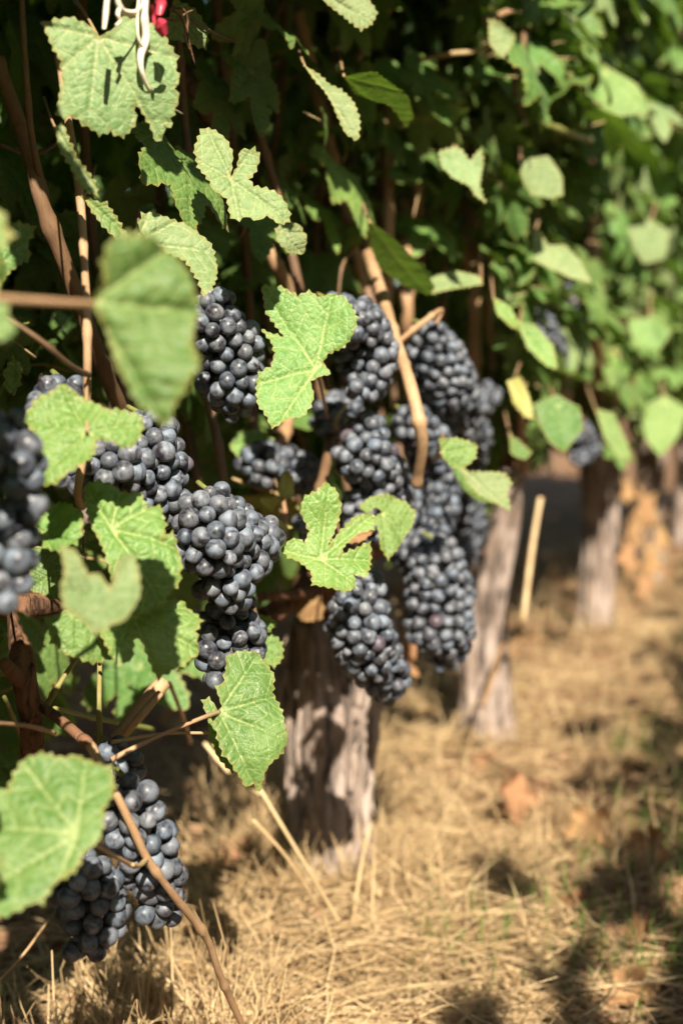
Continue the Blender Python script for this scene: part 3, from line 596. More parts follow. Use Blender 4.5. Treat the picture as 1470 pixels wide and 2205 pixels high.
hero([(448, 1545), (470, 1560), (490, 1610), (520, 1655), (500, 1660), (470, 1630), (450, 1590)], (450, 1578), 0.15, 'leaf', pet=[(350, 1580, 0.12), (240, 1598, 0.1)], petw=7)
hero([(-120, 1745), (-60, 1700), (0, 1690), (18, 1690), (30, 1652), (50, 1624), (90, 1612), (130, 1625), (165, 1615), (215, 1640), (240, 1640), (248, 1690), (240, 1712), (224, 1742), (222, 1780), (213, 1812), (180, 1840), (168, 1870), (140, 1890), (120, 1900), (92, 1945), (68, 1945), (30, 1965), (0, 1975), (-60, 1990), (-120, 1960), (-140, 1850)],
     (165, 1797), 0.22, 'leaf', tilt=(0.0, 0.15), fold=0.08, cup=-0.1, pet=[(200, 1815, 0.205), (250, 1845, 0.18), (290, 1866, 0.17)], petw=10, res=0.0026, label='large dark green leaf cut by the left edge, over the lowest bunch')
hero([(655, 1175), (665, 1150), (645, 1122), (650, 1100), (665, 1090), (680, 1085), (700, 1064), (722, 1080), (734, 1110), (720, 1148), (706, 1180), (730, 1150), (762, 1118), (804, 1104), (808, 1112), (804, 1142), (772, 1150), (745, 1172), (732, 1196), (770, 1178), (798, 1165), (800, 1200), (790, 1240), (760, 1235), (768, 1260), (740, 1275), (705, 1270), (670, 1265), (672, 1238), (650, 1215), (620, 1205), (605, 1190), (625, 1170), (642, 1166)],
     (690, 1205), 0.205, 'leaf_bright', tilt=(0.0, 0.3), fold=0.25, wave=0.006, pet=[(680, 1170, 0.18), (640, 1180, 0.13)], label='curled leaf with five deep lobes, right of the main bunch')
hero([(772, 1092), (790, 1075), (818, 1066), (835, 1062), (856, 1068), (880, 1080), (900, 1100), (890, 1130), (875, 1150), (856, 1180), (835, 1206), (815, 1178), (812, 1142), (798, 1122), (822, 1102), (808, 1092), (785, 1110)],
     (822, 1108), 0.20, 'leaf_bright', tilt=(0.2, 0.2), fold=0.1, label='notched leaf in front of the hanging dark bunches')
hero([(945, 948), (975, 944), (1005, 952), (1024, 962), (1020, 990), (1000, 1006), (975, 1005), (950, 985)], (948, 975), 0.23, 'leaf_bright', tilt=(0.3, 0.2), fold=0.2)
hero([(985, 1000), (1010, 1018), (1050, 1020), (1085, 1025), (1100, 1045), (1090, 1062), (1098, 1105), (1060, 1082), (1030, 1066), (1005, 1040)], (988, 1005), 0.22, 'leaf_pale', tilt=(0.1, 0.3), fold=0.1, pet=[(960, 985, 0.2), (930, 990, 0.16)], label='small triangular leaf sticking out to the right of the bunches')
hero([(985, 1003), (1000, 1010), (1030, 1060), (1065, 1085), (1030, 1080), (1000, 1050), (975, 1015)], (986, 1004), 0.2, 'leaf', tilt=(-0.4, -0.3))
hero([(655, 140), (680, 160), (712, 192), (732, 202), (760, 232), (774, 268), (770, 302), (742, 290), (722, 252), (700, 208), (672, 172)], (656, 142), 0.14, 'leaf_pale', tilt=(0.1, 0.3), label='narrow pale leaf seen nearly edge-on near the top')
hero([(740, 165), (772, 155), (812, 153), (850, 182), (880, 215), (888, 262), (872, 282), (852, 245), (830, 225), (800, 215), (765, 200)], (740, 165), 0.16, 'leaf', nrm=(-0.1, -0.35, -0.92), label='arched backlit green leaf near the top, right of the narrow pale leaf')
hero([(795, 478), (850, 508), (900, 550), (938, 602), (922, 622), (872, 605), (820, 565), (798, 522)], (797, 482), 0.15, 'leaf', nrm=(-0.12, -0.35, -0.92))
hero([(592, 492), (612, 480), (645, 482), (662, 512), (655, 540), (625, 545), (600, 525)], (600, 500), 0.15, 'leaf_pale', label='small round leaf just below the ragged pale leaf')
hero([(-40, 520), (0, 500), (35, 492), (72, 500), (58, 530), (66, 555), (30, 575), (0, 612), (-40, 620)], (-30, 600), 0.08, 'leaf', tilt=(0.3, 0.3))
hero([(120, 278), (135, 262), (150, 305), (172, 345), (205, 390), (212, 425), (182, 408), (150, 352), (128, 320)], (122, 280), 0.10, 'leaf_pale')
hero([(175, 420), (230, 440), (270, 500), (300, 530), (262, 530), (215, 480)], (180, 425), 0.09, 'leaf')
hero([(680, -30), (700, 5), (738, 32), (775, 70), (800, 56), (812, 30), (800, 8), (780, -20)], (690, -20), 0.15, 'leaf_pale')
hero([(375, 0), (420, 15), (452, 50), (445, 95), (410, 85), (365, 80), (360, 50)], (380, 20), 0.1, 'leaf_pale')
hero([(556, 1372), (585, 1362), (608, 1385), (610, 1415), (590, 1440), (570, 1425), (555, 1400)], (556, 1395), 0.12, 'leaf_bright')
hero([(556, 1325), (580, 1330), (597, 1345), (575, 1362), (556, 1350)], (556, 1335), 0.12, 'leaf_bright')
hero([(558, 1075), (600, 1068), (612, 1078), (585, 1098), (565, 1090)], (610, 1075), 0.11, 'leaf_yellow', toothamp=0.001)
hero([(598, 1050), (605, 1020), (618, 1012), (632, 1035), (634, 1070), (612, 1075), (600, 1065)], (608, 1070), 0.12, 'leaf_yellow', toothamp=0.001, label='little yellow leaf right of the main bunch')
hero([(588, 1125), (605, 1118), (628, 1135), (615, 1145), (598, 1140)], (620, 1140), 0.12, 'leaf_yellow', toothamp=0.001)
hero([(500, 1075), (560, 1070), (640, 1078), (655, 1120), (600, 1135), (520, 1115)], (640, 1080), 0.04, 'leaf_yellow', nrm=(-0.2, -0.5, -0.8))
hero([(730, 1150), (770, 1138), (808, 1140), (780, 1165), (740, 1172)], (735, 1165), 0.18, 'leaf_dry', curl=0.4, label='shrivelled brown leaf under the curled five-lobed leaf')
hero([(865, 1360), (885, 1350), (898, 1385), (892, 1430), (905, 1455), (885, 1450), (868, 1410)], (872, 1355), 0.05, 'leaf_dry', curl=0.3)
hero([(628, 1310), (650, 1290), (690, 1285), (706, 1310), (690, 1335), (655, 1335)], (690, 1290), 0.06, 'leaf_dry', curl=0.3)
hero([(510, 935), (560, 925), (590, 945), (570, 985), (520, 1000), (495, 970)], (590, 930), 0.03, 'leaf_bright')
hero([(10, 800), (30, 775), (48, 790), (45, 830), (25, 850), (12, 835)], (30, 850), 0.0, 'leaf_bright')
# blurred leaves of the far vines that show as single shapes
for o_, j_, off, mt, lb in [
    ([(1115, 345), (1150, 340), (1180, 335), (1210, 380), (1212, 420), (1180, 432), (1140, 428), (1125, 390)], (1120, 350), 0.2, 'leaf_pale', 'square pale blurred leaf in the upper right'),
    ([(945, 325), (985, 315), (1012, 345), (1035, 320), (1040, 360), (1030, 400), (1045, 440), (1020, 420), (1005, 400), (975, 385), (950, 360)], (985, 355), 0.2, 'leaf_pale', 'blurred leaf with three points, left of the square pale leaf'),
    ([(1140, 480), (1160, 500), (1180, 530), (1215, 530), (1245, 570), (1268, 615), (1225, 605), (1180, 580), (1150, 560)], (1150, 500), 0.2, 'leaf_pale', None),
    ([(1052, 40), (1080, 50), (1110, 75), (1095, 110), (1080, 125), (1052, 95)], (1058, 100), 0.22, 'leaf_pale', None),
    ([(1110, 690), (1150, 700), (1190, 745), (1200, 800), (1172, 790), (1135, 750)], (1115, 700), 0.22, 'leaf_bright', None),
    ([(1060, 640), (1100, 660), (1120, 700), (1100, 705), (1070, 680)], (1062, 645), 0.22, 'leaf_bright', None),
    ([(1150, 870), (1200, 850), (1245, 880), (1250, 930), (1210, 980), (1180, 960), (1160, 920)], (1200, 870), 0.24, 'leaf', None),
    ([(925, 605), (975, 585), (1030, 595), (1040, 615), (985, 625), (930, 635)], (1035, 605), 0.2, 'leaf_pale', None),
    ([(1280, 880), (1320, 890), (1345, 940), (1365, 980), (1335, 985), (1300, 940)], (1285, 890), 0.24, 'leaf_bright', None),
    ([(1375, 880), (1430, 850), (1480, 880), (1460, 940), (1420, 985), (1390, 950)], (1430, 860), 0.24, 'leaf_bright', None),
    ([(1090, 820), (1120, 812), (1138, 850), (1150, 905), (1128, 900), (1105, 870)], (1100, 825), 0.22, 'leaf_yellow', 'bright yellow blurred leaf in the fruit zone at the right'),
    ([(1095, 935), (1120, 950), (1145, 975), (1130, 990), (1100, 975)], (1098, 940), 0.2, 'leaf', None),
    ([(1350, 480), (1400, 470), (1440, 500), (1430, 560), (1385, 570), (1360, 530)], (1400, 475), 0.24, 'leaf_pale', None),
    ([(1350, 690), (1410, 680), (1445, 710), (1420, 750), (1365, 745)], (1400, 690), 0.25, 'leaf_bright', None),
    ([(1240, 160), (1300, 140), (1370, 180), (1400, 240), (1330, 250), (1270, 220)], (1300, 150), 0.24, 'leaf_bright', None)]:
    hero(o_, j_, off, mt, tilt=(random.uniform(-0.2, 0.2), random.uniform(0, 0.3)), res=0.004, label=lb)
for px, py in [(1350, 1060), (1390, 1100), (1365, 1150), (1420, 1160), (1400, 1210), (1440, 1240), (1385, 1260), (1350, 1200), (1420, 1300), (1395, 1330)]:
    a0 = random.uniform(0, 6.28); rr = random.uniform(24, 46)
    o_ = [(px + rr * (1.1, 0.4, 0.9, 0.5)[k % 4] * 0.75 * math.cos(a0 + k * 0.628), py + rr * 1.45 * (1.1, 0.45, 0.85, 0.5)[k % 4] * math.sin(a0 + k * 0.628)) for k in range(10)]
    hero(o_, (px, py - rr * 0.6), 0.05, 'leaf_dry', tilt=(random.uniform(-0.3, 0.4), 0), res=0.005, curl=0.5, wave=0.008, name='dry_leaf', vine=vines[4])

# clear sky towards the sun for the leaves and bunches the photo shows in full light
LIT = [W(*q) for q in [(200, 180, .125), (300, 150, .125), (340, 220, .125), (250, 240, .125), (310, 30, .155), (300, 90, .15), (480, 370, .16), (560, 440, .16), (400, 560, .12), (650, 720, .2), (620, 860, .2), (320, 720, .33), (320, 580, .33), (150, 900, .165), (240, 1140, .155), (330, 1150, .155), (340, 1370, .165), (480, 1170, .165), (490, 800, .115), (320, 990, .115), (790, 760, .16), (800, 1000, .155), (940, 1300, .185), (790, 1380, .175), (700, 1180, .205), (850, 1120, .2), (1050, 1060, .22), (720, 220, .14), (810, 180, .16), (540, 1540, .17), (100, 1780, .165), (310, 1820, .145), (30, 1080, .2), (850, 640, .1), (960, 800, .16), (930, 1050, .145), (1000, 930, .11)]]
def blocks(p, r=0.055):
    for q in LIT:
        d = p - q; s = d.dot(TO_SUN)
        if 0.02 < s < 2.0 and (d - TO_SUN * s).length < r: return True
    return False
# ------------------------------------------------------------------ canopy leaves
specs = {i: [] for i in range(VN)}
g = random.Random(77)
def try_leaf(i, t, off, z, front):
    p = RW(t, off, z)
    px, py, d = proj(p)
    if d < 0.35 and abs(p.x) < 0.5: return
    infr = (-60 if off < 0 else -420) < px < 1530 and -60 < py < 2260
    if infr:
        if d < 1.45 and py > 1150 and px < 620: return
        if px < 380 and off > -0.04: return
        if 380 <= px < 1000 and off > (0.11 if py < 520 else -0.02): return
        if 1000 <= px < 1120 and off > (0.16 if py < 560 else 0.06): return
        if d < 0.9: return
        if z < 0.47 and px > 620: return
        if z < 0.56 and px < 1500 and g.random() < 0.6: return
    if blocks(p): return
    side = 1 if off > -0.04 else -1
    n = ROWN * side * g.uniform(0.4, 1.0) + Vector((0, 0, g.uniform(0.1, 1.7))) + Vector((g.gauss(0, 0.4), g.gauss(0, 0.4), g.gauss(0, 0.3)))
    tip = Vector((g.gauss(0, 0.5), g.gauss(0, 0.5), -1)) + ROWN * side * 0.3
    m = frame(p, n, tip) @ Matrix.Scale(g.uniform(0.42, 1.08) if i < 3 else g.uniform(0.55, 1.25), 4)
    vis = infr and off > -0.16
    mk = g.choices(['leaf', 'leaf_bright', 'leaf_pale', 'leaf_yellow'], [0.62, 0.14, 0.235, 0.005] if i < 3 else [0.40, 0.32, 0.275, 0.005])[0]
    specs[i].append(((0 if vis else 1, d), g.randrange(10), mk, m))
for i in range(VN):
    for k in range(920 if i <= 2 else 800):
        t = TV[i] + g.uniform(-0.5, 0.5) * SP; z = 0.46 + 1.45 * g.random() ** 0.9
        off = g.uniform(-0.24, 0.2) if z < 0.98 else g.uniform(-0.22, 0.27)
        try_leaf(i, t, off, z, True)
# more leaves high above the frame on the sunny side: they shade the inside of the canopy
for i in range(0, 3):
    for k in range(230):
        t = TV[i] + g.uniform(-0.6, 0.6) * SP; z = g.uniform(1.02, 1.5); off = g.uniform(0.05, 0.22)
        p = RW(t, off, z); q = proj(p)
        if q[1] > -70 and q[2] > 0 and -100 < q[0] < 1000: continue
        try_leaf(i, t, off, z, True)
# foliage just outside the left edge, which shades the ground and the bunch at the lower left
for k in range(110):
    t = g.uniform(-1.5, -0.55); off = g.uniform(0.0, 0.34); z = g.uniform(0.25, 0.95); p = RW(t, off, z); q = proj(p)
    if (q[2] > 0.02 and q[0] > -190) or (p - CAM).length < 0.42 or blocks(p, 0.06): continue
    specs[0].append(((1, 3), g.randrange(10), 'leaf', frame(p, TO_SUN + Vector((g.gauss(0, 0.4), g.gauss(0, 0.4), g.gauss(0, 0.4))), Vector((g.gauss(0, 0.6), g.gauss(0, 0.6), -1))) @ Matrix.Scale(g.uniform(0.8, 1.1), 4)))
for i in range(0, 4):
    for k in range(170):
        t = TV[i] + g.uniform(-0.6, 0.6) * SP; off = g.uniform(-0.34, -0.09); z = g.uniform(0.34, 0.75)
        if i == 0 and g.random() < 0.35: z = g.uniform(0.22, 0.42); off = g.uniform(-0.34, -0.12)
        p = RW(t, off, z); q = proj(p); 
        if q[1] > 1560 and q[0] > 420: continue
        if q[0] > 560 and z < 0.36: continue
        if q[0] > 1010 and z < 0.44: continue
        n = Vector((g.gauss(0, 0.5), g.gauss(0, 0.5), g.gauss(0.5, 0.4))) + ROWN * g.uniform(-0.8, 0.8)
        specs[i].append(((0, q[2]), g.randrange(10), g.choice(['leaf', 'leaf', 'leaf_bright']), frame(p, n, Vector((g.gauss(0, 0.6), g.gauss(0, 0.6), -1))) @ Matrix.Scale(g.uniform(0.75, 1.1), 4)))
# dense core of the hedge
for i in range(0, VN):
    for k in range(420 if i < 2 else 260):
        t = TV[i] + g.uniform(-0.55, 0.55) * SP; off = g.uniform(-0.3, -0.12); z = g.uniform(0.6, 2.05)
        n = Vector((g.gauss(0, 0.4), g.gauss(0, 0.4), g.gauss(0.3, 0.4))) + ROWN * g.choice((-1, 1, 1))
        p = RW(t, off, z); specs[i].append(((1, depth(p)), g.randrange(10), 'leaf', frame(p, n, Vector((g.gauss(0, 0.6), g.gauss(0, 0.6), -1))) @ Matrix.Scale(g.uniform(0.8, 1.15), 4)))
for i in range(VN):
    L = sorted(specs[i], key=lambda s: s[0]); room = max(0, 298 - leafcount[vines[i].name])
    for s in L[:room]: link('leaf', varmesh(s[1], s[2]), vines[i], s[3])
    rest = L[room:]
    if rest:
        mds = [xform(VAR[s[1]], s[3]) for s in rest]
        md, rn = join(mds, [random.random() for _ in rest])
        Mo = Matrix.Translation(RW(TV[i], 0, 0)); md = xform(md, Mo.inverted())
        link('foliage', to_mesh('foliage', md, M['leaf'], rnd=rn), vines[i], Mo, kind='stuff')

# ------------------------------------------------------------------ the rows on either side
def low_leaf(scale=1.0):
    pts = canon(3, 0.075 * scale, 1.0); v = [(0, 0, 0)] + [(x, y, -0.25 * (x * x + y * y) / 0.075) for x, y in pts]
    n = len(pts); return MD(v, [(0, 1 + k, 1 + (k + 1) % n) for k in range(n)], np.array([(0, 0)] + [(math.hypot(x, y) / 0.07 * 0.9, 0.25) for x, y in pts]), np.full(n + 1, 0.05))
LL = low_leaf(1.15)
def hedge(name, off0, ts, zlo, zhi, count, label, group):
    for j, t0 in enumerate(ts):
        base = RW(t0, off0, 0)
        v = link('grape_vine', None, None, Matrix.Translation(base), label=label, cat='grape vine', group=group)
        g = random.Random(900 + j + int(off0 * 10)); mds = []
        for k in range(count):
            tt = t0 + g.uniform(-0.55, 0.55); z = g.uniform(zlo, zhi + g.uniform(-0.12, 0.12) + (0.13 * math.tanh((tt + 1.35) * 3) if off0 > 0 else 0)); p = RW(tt, off0 + g.uniform(-0.2, 0.2), z)
            n = ROWN * g.choice((-1, 1)) + Vector((g.gauss(0, 0.5), g.gauss(0, 0.5), g.uniform(0, 0.9)))
            mds.append(xform(LL, frame(p, n, Vector((g.gauss(0, 0.5), g.gauss(0, 0.5), -1))) @ Matrix.Scale(g.uniform(0.7, 1.15), 4)))
        md, rn = join(mds, [g.random() for _ in mds]); Mo = Matrix.Translation(base)
        link('foliage', to_mesh('foliage', xform(md, Mo.inverted()), M['leaf'], rnd=rn), v, Mo, kind='stuff')
        b = RW(t0, off0, -0.02); l = g.uniform(-0.03, 0.03)
        trunk(v, [b, b + Vector((l, 0, 0.15)), b + Vector((-l, 0, 0.32)), b + Vector((0, 0, 0.5))], [0.05, 0.038, 0.036, 0.045], 3 + j, M['bark'], sides=24, n=8)
hedge('back', -1.45, [-1.2, -0.2, 0.8, 1.8, 2.8, 3.8, 4.8, 5.8], 0.38, 2.45, 760, 'vine of the next row, a dark mass glimpsed behind the front row', 'vines of the row behind')
hedge('right', 1.47, [-3.4, -2.4, -1.4, -0.4, 0.6, 1.6, 2.6, 3.6], 0.5, 1.85, 420, 'vine of the row on the other side of the alley', 'vines of the row across the alley')

# ------------------------------------------------------------------ grape bunches
def ico(sub):
    import bmesh
    bm = bmesh.new(); bmesh.ops.create_icosphere(bm, subdivisions=sub, radius=1.0)
    v = np.array([tuple(q.co) for q in bm.verts]); f = np.array([[q.index for q in fc.verts] for fc in bm.faces]); bm.free(); return v, f
SV, SF = ico(4); SV3, SF3 = ico(3)
BER = []
for k in range(5):
    g2 = np.random.default_rng(k); v = SV.copy(); v = v * (1 + 0.03 * NZ[k](v * 1.5))[:, None]
    v[:, 2] *= g2.uniform(0.95, 1.13)
    pole = np.exp(-((v[:, 0] ** 2 + v[:, 1] ** 2) / 0.008)) * (v[:, 2] < 0); v[:, 2] += pole * 0.045
    BER.append(to_mesh('berry', MD(v * 0.0075, SF), M['berry']))
BER_LOW = to_mesh('berry', MD(SV3 * 0.0075, SF3), M['berry'])
def bunch(circ, off, label, dia=0.0146, seed=0, low=False, dz=None, stem_to=None, inner=0.4, grp='dark grape bunches hanging on the row', flat=1.0):
    g = np.random.default_rng(seed + 100)
    C_ = []; Rd = []
    for c in circ:
        o2 = off + (c[3] if len(c) > 3 else 0); p = W(c[0], c[1], o2); C_.append(np.array(p)); Rd.append(c[2] * depth(p) / FPX)
    # densify the axis
    CC = []; RR = []
    for i in range(len(C_) - 1):
        for k in range(5): CC.append(C_[i] + (C_[i + 1] - C_[i]) * k / 5); RR.append(Rd[i] + (Rd[i + 1] - Rd[i]) * k / 5)
    CC.append(C_[-1]); RR.append(Rd[-1]); CC = np.array(CC); RR = np.array(RR)
    rb = dia / 2
    def shell(pts, inset):
        d = np.linalg.norm(pts[:, None] - CC[None], axis=2) - RR[None]
        k = d.argmin(1); v = pts - CC[k]; v /= np.linalg.norm(v, axis=1)[:, None] + 1e-9
        return CC[k] + v * np.maximum(RR[k] - inset, 0.002)[:, None]
    def layer(inset, fill, avoid=None):
        cand = []
        while len(cand) < 3000:
            k = g.integers(len(CC)); v = g.normal(size=3); v /= np.linalg.norm(v); p = CC[k] + v * max(RR[k] - inset, 0.002)
            dd = np.linalg.norm(p - CC, axis=1) - np.maximum(RR - inset, 0.002)
            if dd.min() > -0.0008: cand.append(p)
        cand = np.array(cand); keep = []
        for p in cand:
            if all(np.linalg.norm(p - q) > dia * fill for q in keep): keep.append(p)
            if len(keep) > 190: break
        P_ = np.array(keep)
        for it in range(40):
            D = P_[:, None] - P_[None]; L = np.linalg.norm(D, axis=2) + np.eye(len(P_)); ov = np.clip(dia * 0.95 - L, 0, None); np.fill_diagonal(ov, 0)
            P_ = P_ + (D / L[..., None] * ov[..., None]).sum(1) * 0.3; P_ = shell(P_, inset)
        return P_
    A = layer(rb * 0.4, 0.76); Bp = layer(rb * 1.9, 0.95) if max(Rd) > dia * 0.9 and inner else np.zeros((0, 3))
    n_out = len(A); allp = np.vstack([A, Bp])
    top = Vector(CC[0]) + Vector((0, 0, RR[0] * 0.4))
    root = link('grape_bunch', None, None, Matrix.Translation(top), label=label, cat='grape bunch', group=grp)
    for i, p in enumerate(allp):
        k = np.linalg.norm(p - CC, axis=1).argmin(); out = Vector(p - CC[k]); 
        if out.length < 1e-5: out = Vector((0, 0, -1))
        out = out.normalized() + Vector((0, 0, -0.5)) + Vector(g.normal(size=3) * 0.25)
        q = (-out).to_track_quat('Z', 'Y')
        s = dia / 0.015 * (g.uniform(0.84, 1.12) if g.random() > 0.08 else g.uniform(0.6, 0.8)) * (1.0 if i < n_out else 0.95)
        Vp = Vector(p) + Vector(g.normal(size=3) * 0.0009)
        link('berry', BER_LOW if low else BER[int(g.integers(5))], root, Matrix.Translation(Vp) @ q.to_matrix().to_4x4() @ Matrix.Scale(s, 4))
    # rachis, pedicels and the stalk
    ax = [Vector(c) for c in CC[::5]] if len(CC) > 5 else [Vector(CC[0]), Vector(CC[-1])]
    st = stem_to if stem_to is not None else None
    up = W(*st) if st else top - ROWN * 0.02 + Vector((g.uniform(-0.004, 0.004), 0.008, 0.010))
    mds = [tube([up, top.lerp(up, 0.3)] + ax, [0.0021, 0.0018] + [0.0012] * len(ax), sides=7, n=5)]
    for i in range(0, n_out, 2):
        k = np.linalg.norm(A[i] - CC, axis=1).argmin(); mds.append(tube([Vector(CC[k]) + Vector((0, 0, 0.004)), Vector(A[i]) * 0.7 + Vector(CC[k]) * 0.3], 0.0007, sides=4, n=1))
    md, _ = join(mds); Mo = Matrix.Translation(top); link('stalk', to_mesh('stalk', xform(md, Mo.inverted()), M['cane_green']), root, Mo)
    return root
bunch([(18, 930, 50), (28, 1020, 62), (18, 1110, 66), (15, 1200, 56), (10, 1275, 40)], 0.175, 'blurred bunch cut off by the left edge, nearest to the camera', seed=1, dia=0.0148)
bunch([(330, 925, 48), (300, 985, 70), (345, 1000, 62), (240, 1000, 58), (335, 1060, 66), (375, 1100, 34)], 0.115, 'broad bunch under the light green two-lobed leaf', seed=2)
bunch([(175, 1010, 50), (160, 1040, 30)], 0.085, 'small dark cluster in the shade left of the broad bunch', seed=22)
bunch([(150, 845, 34), (110, 860, 42), (85, 885, 30)], 0.10, 'few grapes peeping out above the light green two-lobed leaf', seed=3, inner=0)
bunch([(465, 1085, 36), (440, 1110, 52), (500, 1120, 50), (445, 1160, 72), (505, 1170, 62), (560, 1165, 46), (500, 1215, 66), (480, 1255, 50), (500, 1285, 32)], 0.165, 'largest sharp bunch with a side wing, in the centre left', seed=4)
bunch([(500, 1310, 46), (490, 1350, 62), (505, 1390, 62), (470, 1425, 42), (462, 1455, 26)], 0.145, 'bunch hanging straight below the largest bunch', seed=5)
bunch([(465, 655, 38), (455, 700, 48), (490, 745, 70), (490, 795, 68), (505, 845, 50), (502, 880, 28)], 0.115, 'upper bunch between the biggest blurred leaf and the two-lobed green leaf', seed=6, stem_to=(470, 610, 0.05))
bunch([(725, 670, 36), (780, 710, 56), (790, 765, 64), (790, 815, 44), (770, 835, 26)], 0.16, 'upper bunch right behind the two-lobed green leaf, beside the curved cane', seed=7)
bunch([(930, 720, 28), (935, 765, 58), (955, 820, 66), (985, 880, 50)], 0.16, 'slightly blurred bunch behind the curved tan cane, high on its right', seed=8, low=True)
bunch([(990, 900, 46), (1010, 940, 44), (1020, 985, 26)], 0.11, 'blurred grey bunch hanging behind and below the high one', seed=9, low=True)
bunch([(790, 935, 42), (780, 980, 56), (815, 1020, 58), (840, 1060, 48), (800, 1090, 60), (790, 1130, 40)], 0.155, 'bunch in the middle of the dark group, left of the curved cane', seed=10)
bunch([(885, 910, 38), (920, 960, 48), (940, 1020, 46), (930, 1090, 54), (905, 1160, 54), (890, 1200, 40)], 0.145, 'long bunch hanging from behind the lower end of the curved cane', seed=11)
bunch([(950, 1185, 36), (940, 1225, 62), (945, 1280, 70), (945, 1335, 70), (960, 1380, 54), (955, 1412, 30)], 0.185, 'lowest bunch on the right, with nothing but straw behind its tip', seed=12)
bunch([(790, 1265, 36), (770, 1310, 54), (775, 1350, 66), (790, 1400, 62), (830, 1455, 50), (835, 1480, 30)], 0.175, 'bunch hanging in front of the top of the gnarled trunk', seed=13)
bunch([(285, 1705, 40), (275, 1755, 60), (305, 1800, 66), (320, 1860, 62), (350, 1910, 44), (365, 1950, 28), (330, 1955, 30)], 0.145, 'lowest bunch at the left, crossed by the long bare cane', seed=14, dia=0.0150)
bunch([(160, 1870, 50), (190, 1920, 70), (205, 1975, 64), (190, 2020, 46), (170, 2045, 20)], 0.122, 'black shaded bunch hanging under the large dark green leaf', seed=15, dia=0.0150)
bunch([(255, 1630, 36), (275, 1655, 34)], 0.10, 'handful of shaded grapes just above the lowest left bunch', seed=16, inner=0)
bunch([(560, 1000, 46), (610, 1010, 48), (660, 1020, 40)], 0.03, 'bunch lost in deep shade behind the little yellow leaf', seed=17, low=True)
bunch([(740, 880, 38), (700, 900, 34), (760, 910, 30)], 0.08, 'small blurred cluster below the two-lobed green leaf', seed=18, low=True)
bunch([(990, 1080, 46), (1000, 1140, 46), (990, 1190, 36)], 0.06, 'dark bunch in the shade left of the slim pale trunk', seed=19, low=True)
bunch([(670, 1130, 34), (720, 1120, 34), (740, 1160, 30)], 0.09, 'shaded cluster behind the curled five-lobed leaf', seed=20, low=True)
bunch([(1160, 700, 30), (1185, 740, 28), (1200, 780, 22)], 0.14, 'far blue-grey bunch beside a tan cane at the right', seed=23, low=True)
bunch([(1245, 930, 26), (1265, 960, 26), (1245, 985, 18)], 0.12, 'far purple bunch low in the canopy at the right', seed=24, low=True)
bunch([(1330, 30, 20), (1345, 60, 22), (1350, 90, 14)], 0.14, 'tiny purple bunch in the top right corner', seed=25, low=True)
bunch([(1050, 850, 26), (1035, 870, 24)], 0.1, 'small far cluster right of the high bunch', seed=26, low=True)
bunch([(1215, 630, 16), (1222, 655, 16)], 0.12, 'tiny far cluster above the far blue-grey bunch', seed=27, low=True)

# ------------------------------------------------------------------ ground
def ground_h(x, y):
    p = np.stack([x, y, np.zeros_like(x)], -1); q = p - np.array(B1)
    off = q @ np.array(ROWN)
    h = 0.022 * np.exp(-(off / 0.22) ** 2) + 0.008 * fbm(p * 5, 1, 3) + 0.0045 * fbm(p * 28, 2, 3) + 0.0025 * fbm(p * 90, 4, 2)
    return h - 0.012
def axis(lo, hi, dense_lo, dense_hi, step):
    a = list(np.arange(dense_lo, dense_hi, step)); s = step
    x = dense_lo; left = []
    while x > lo: s *= 1.13; x -= s; left.append(x)
    s = step; x = dense_hi; right = []
    while x < hi: s *= 1.13; x += s; right.append(x)
    return np.array(left[::-1] + a + right)
xs = axis(-200, 200, -0.9, 2.0, 0.013); ys = axis(-60, 300, 1.1, 4.2, 0.013)
X, Y = np.meshgrid(xs, ys); Z = ground_h(X, Y); nx, ny = len(xs), len(ys)
far = np.clip((np.hypot(X, Y) - 12) / 20, 0, 1); Z = Z * (1 - far)
idx = np.arange(nx * ny).reshape(ny, nx); F = np.stack([idx[:-1, :-1], idx[:-1, 1:], idx[1:, 1:], idx[1:, :-1]], -1).reshape(-1, 4)
link('ground', to_mesh('ground', MD(np.stack([X.ravel(), Y.ravel(), Z.ravel()], 1), F), M['soil']), kind='structure')

def blades(n, xy, L, wd, pitch, curve, lift, seed):
    g = np.random.default_rng(seed); az = g.uniform(0, 2 * math.pi, n)
    d = np.stack([np.cos(az) * np.cos(pitch), np.sin(az) * np.cos(pitch), np.sin(pitch)], 1)
    s = np.stack([-np.sin(az), np.cos(az), np.zeros(n)], 1); u = np.cross(s, d)
    z = ground_h(xy[:, 0], xy[:, 1]) + lift; c0 = np.column_stack([xy, z])
    st = 4; V = np.zeros((n, st, 3, 3))
    for k in range(st):
        f = k / (st - 1); c = c0 + d * (L * f)[:, None] + np.array([0, 0, -1.0]) * (curve * L * f * f)[:, None] + s * (g.normal(0, 0.06, n) * L * f)[:, None]
        w_ = wd * (1 - 0.6 * f)
        for j in range(3):
            a = j * 2.094; V[:, k, j] = c + (s * math.cos(a) + u * math.sin(a) * 0.6) * w_[:, None]
    V = V.reshape(n * st * 3, 3); base = (np.arange(n) * st * 3)[:, None]; T = []
    for k in range(st - 1):
        for j in range(3):
            a, b = k * 3 + j, k * 3 + (j + 1) % 3; T += [(a, b, b + 3), (a, b + 3, a + 3)]
    F = (base[:, :, None] + np.array(T)[None]).reshape(-1, 3)
    return MD(V, F), np.repeat(g.random(n), st * 3)
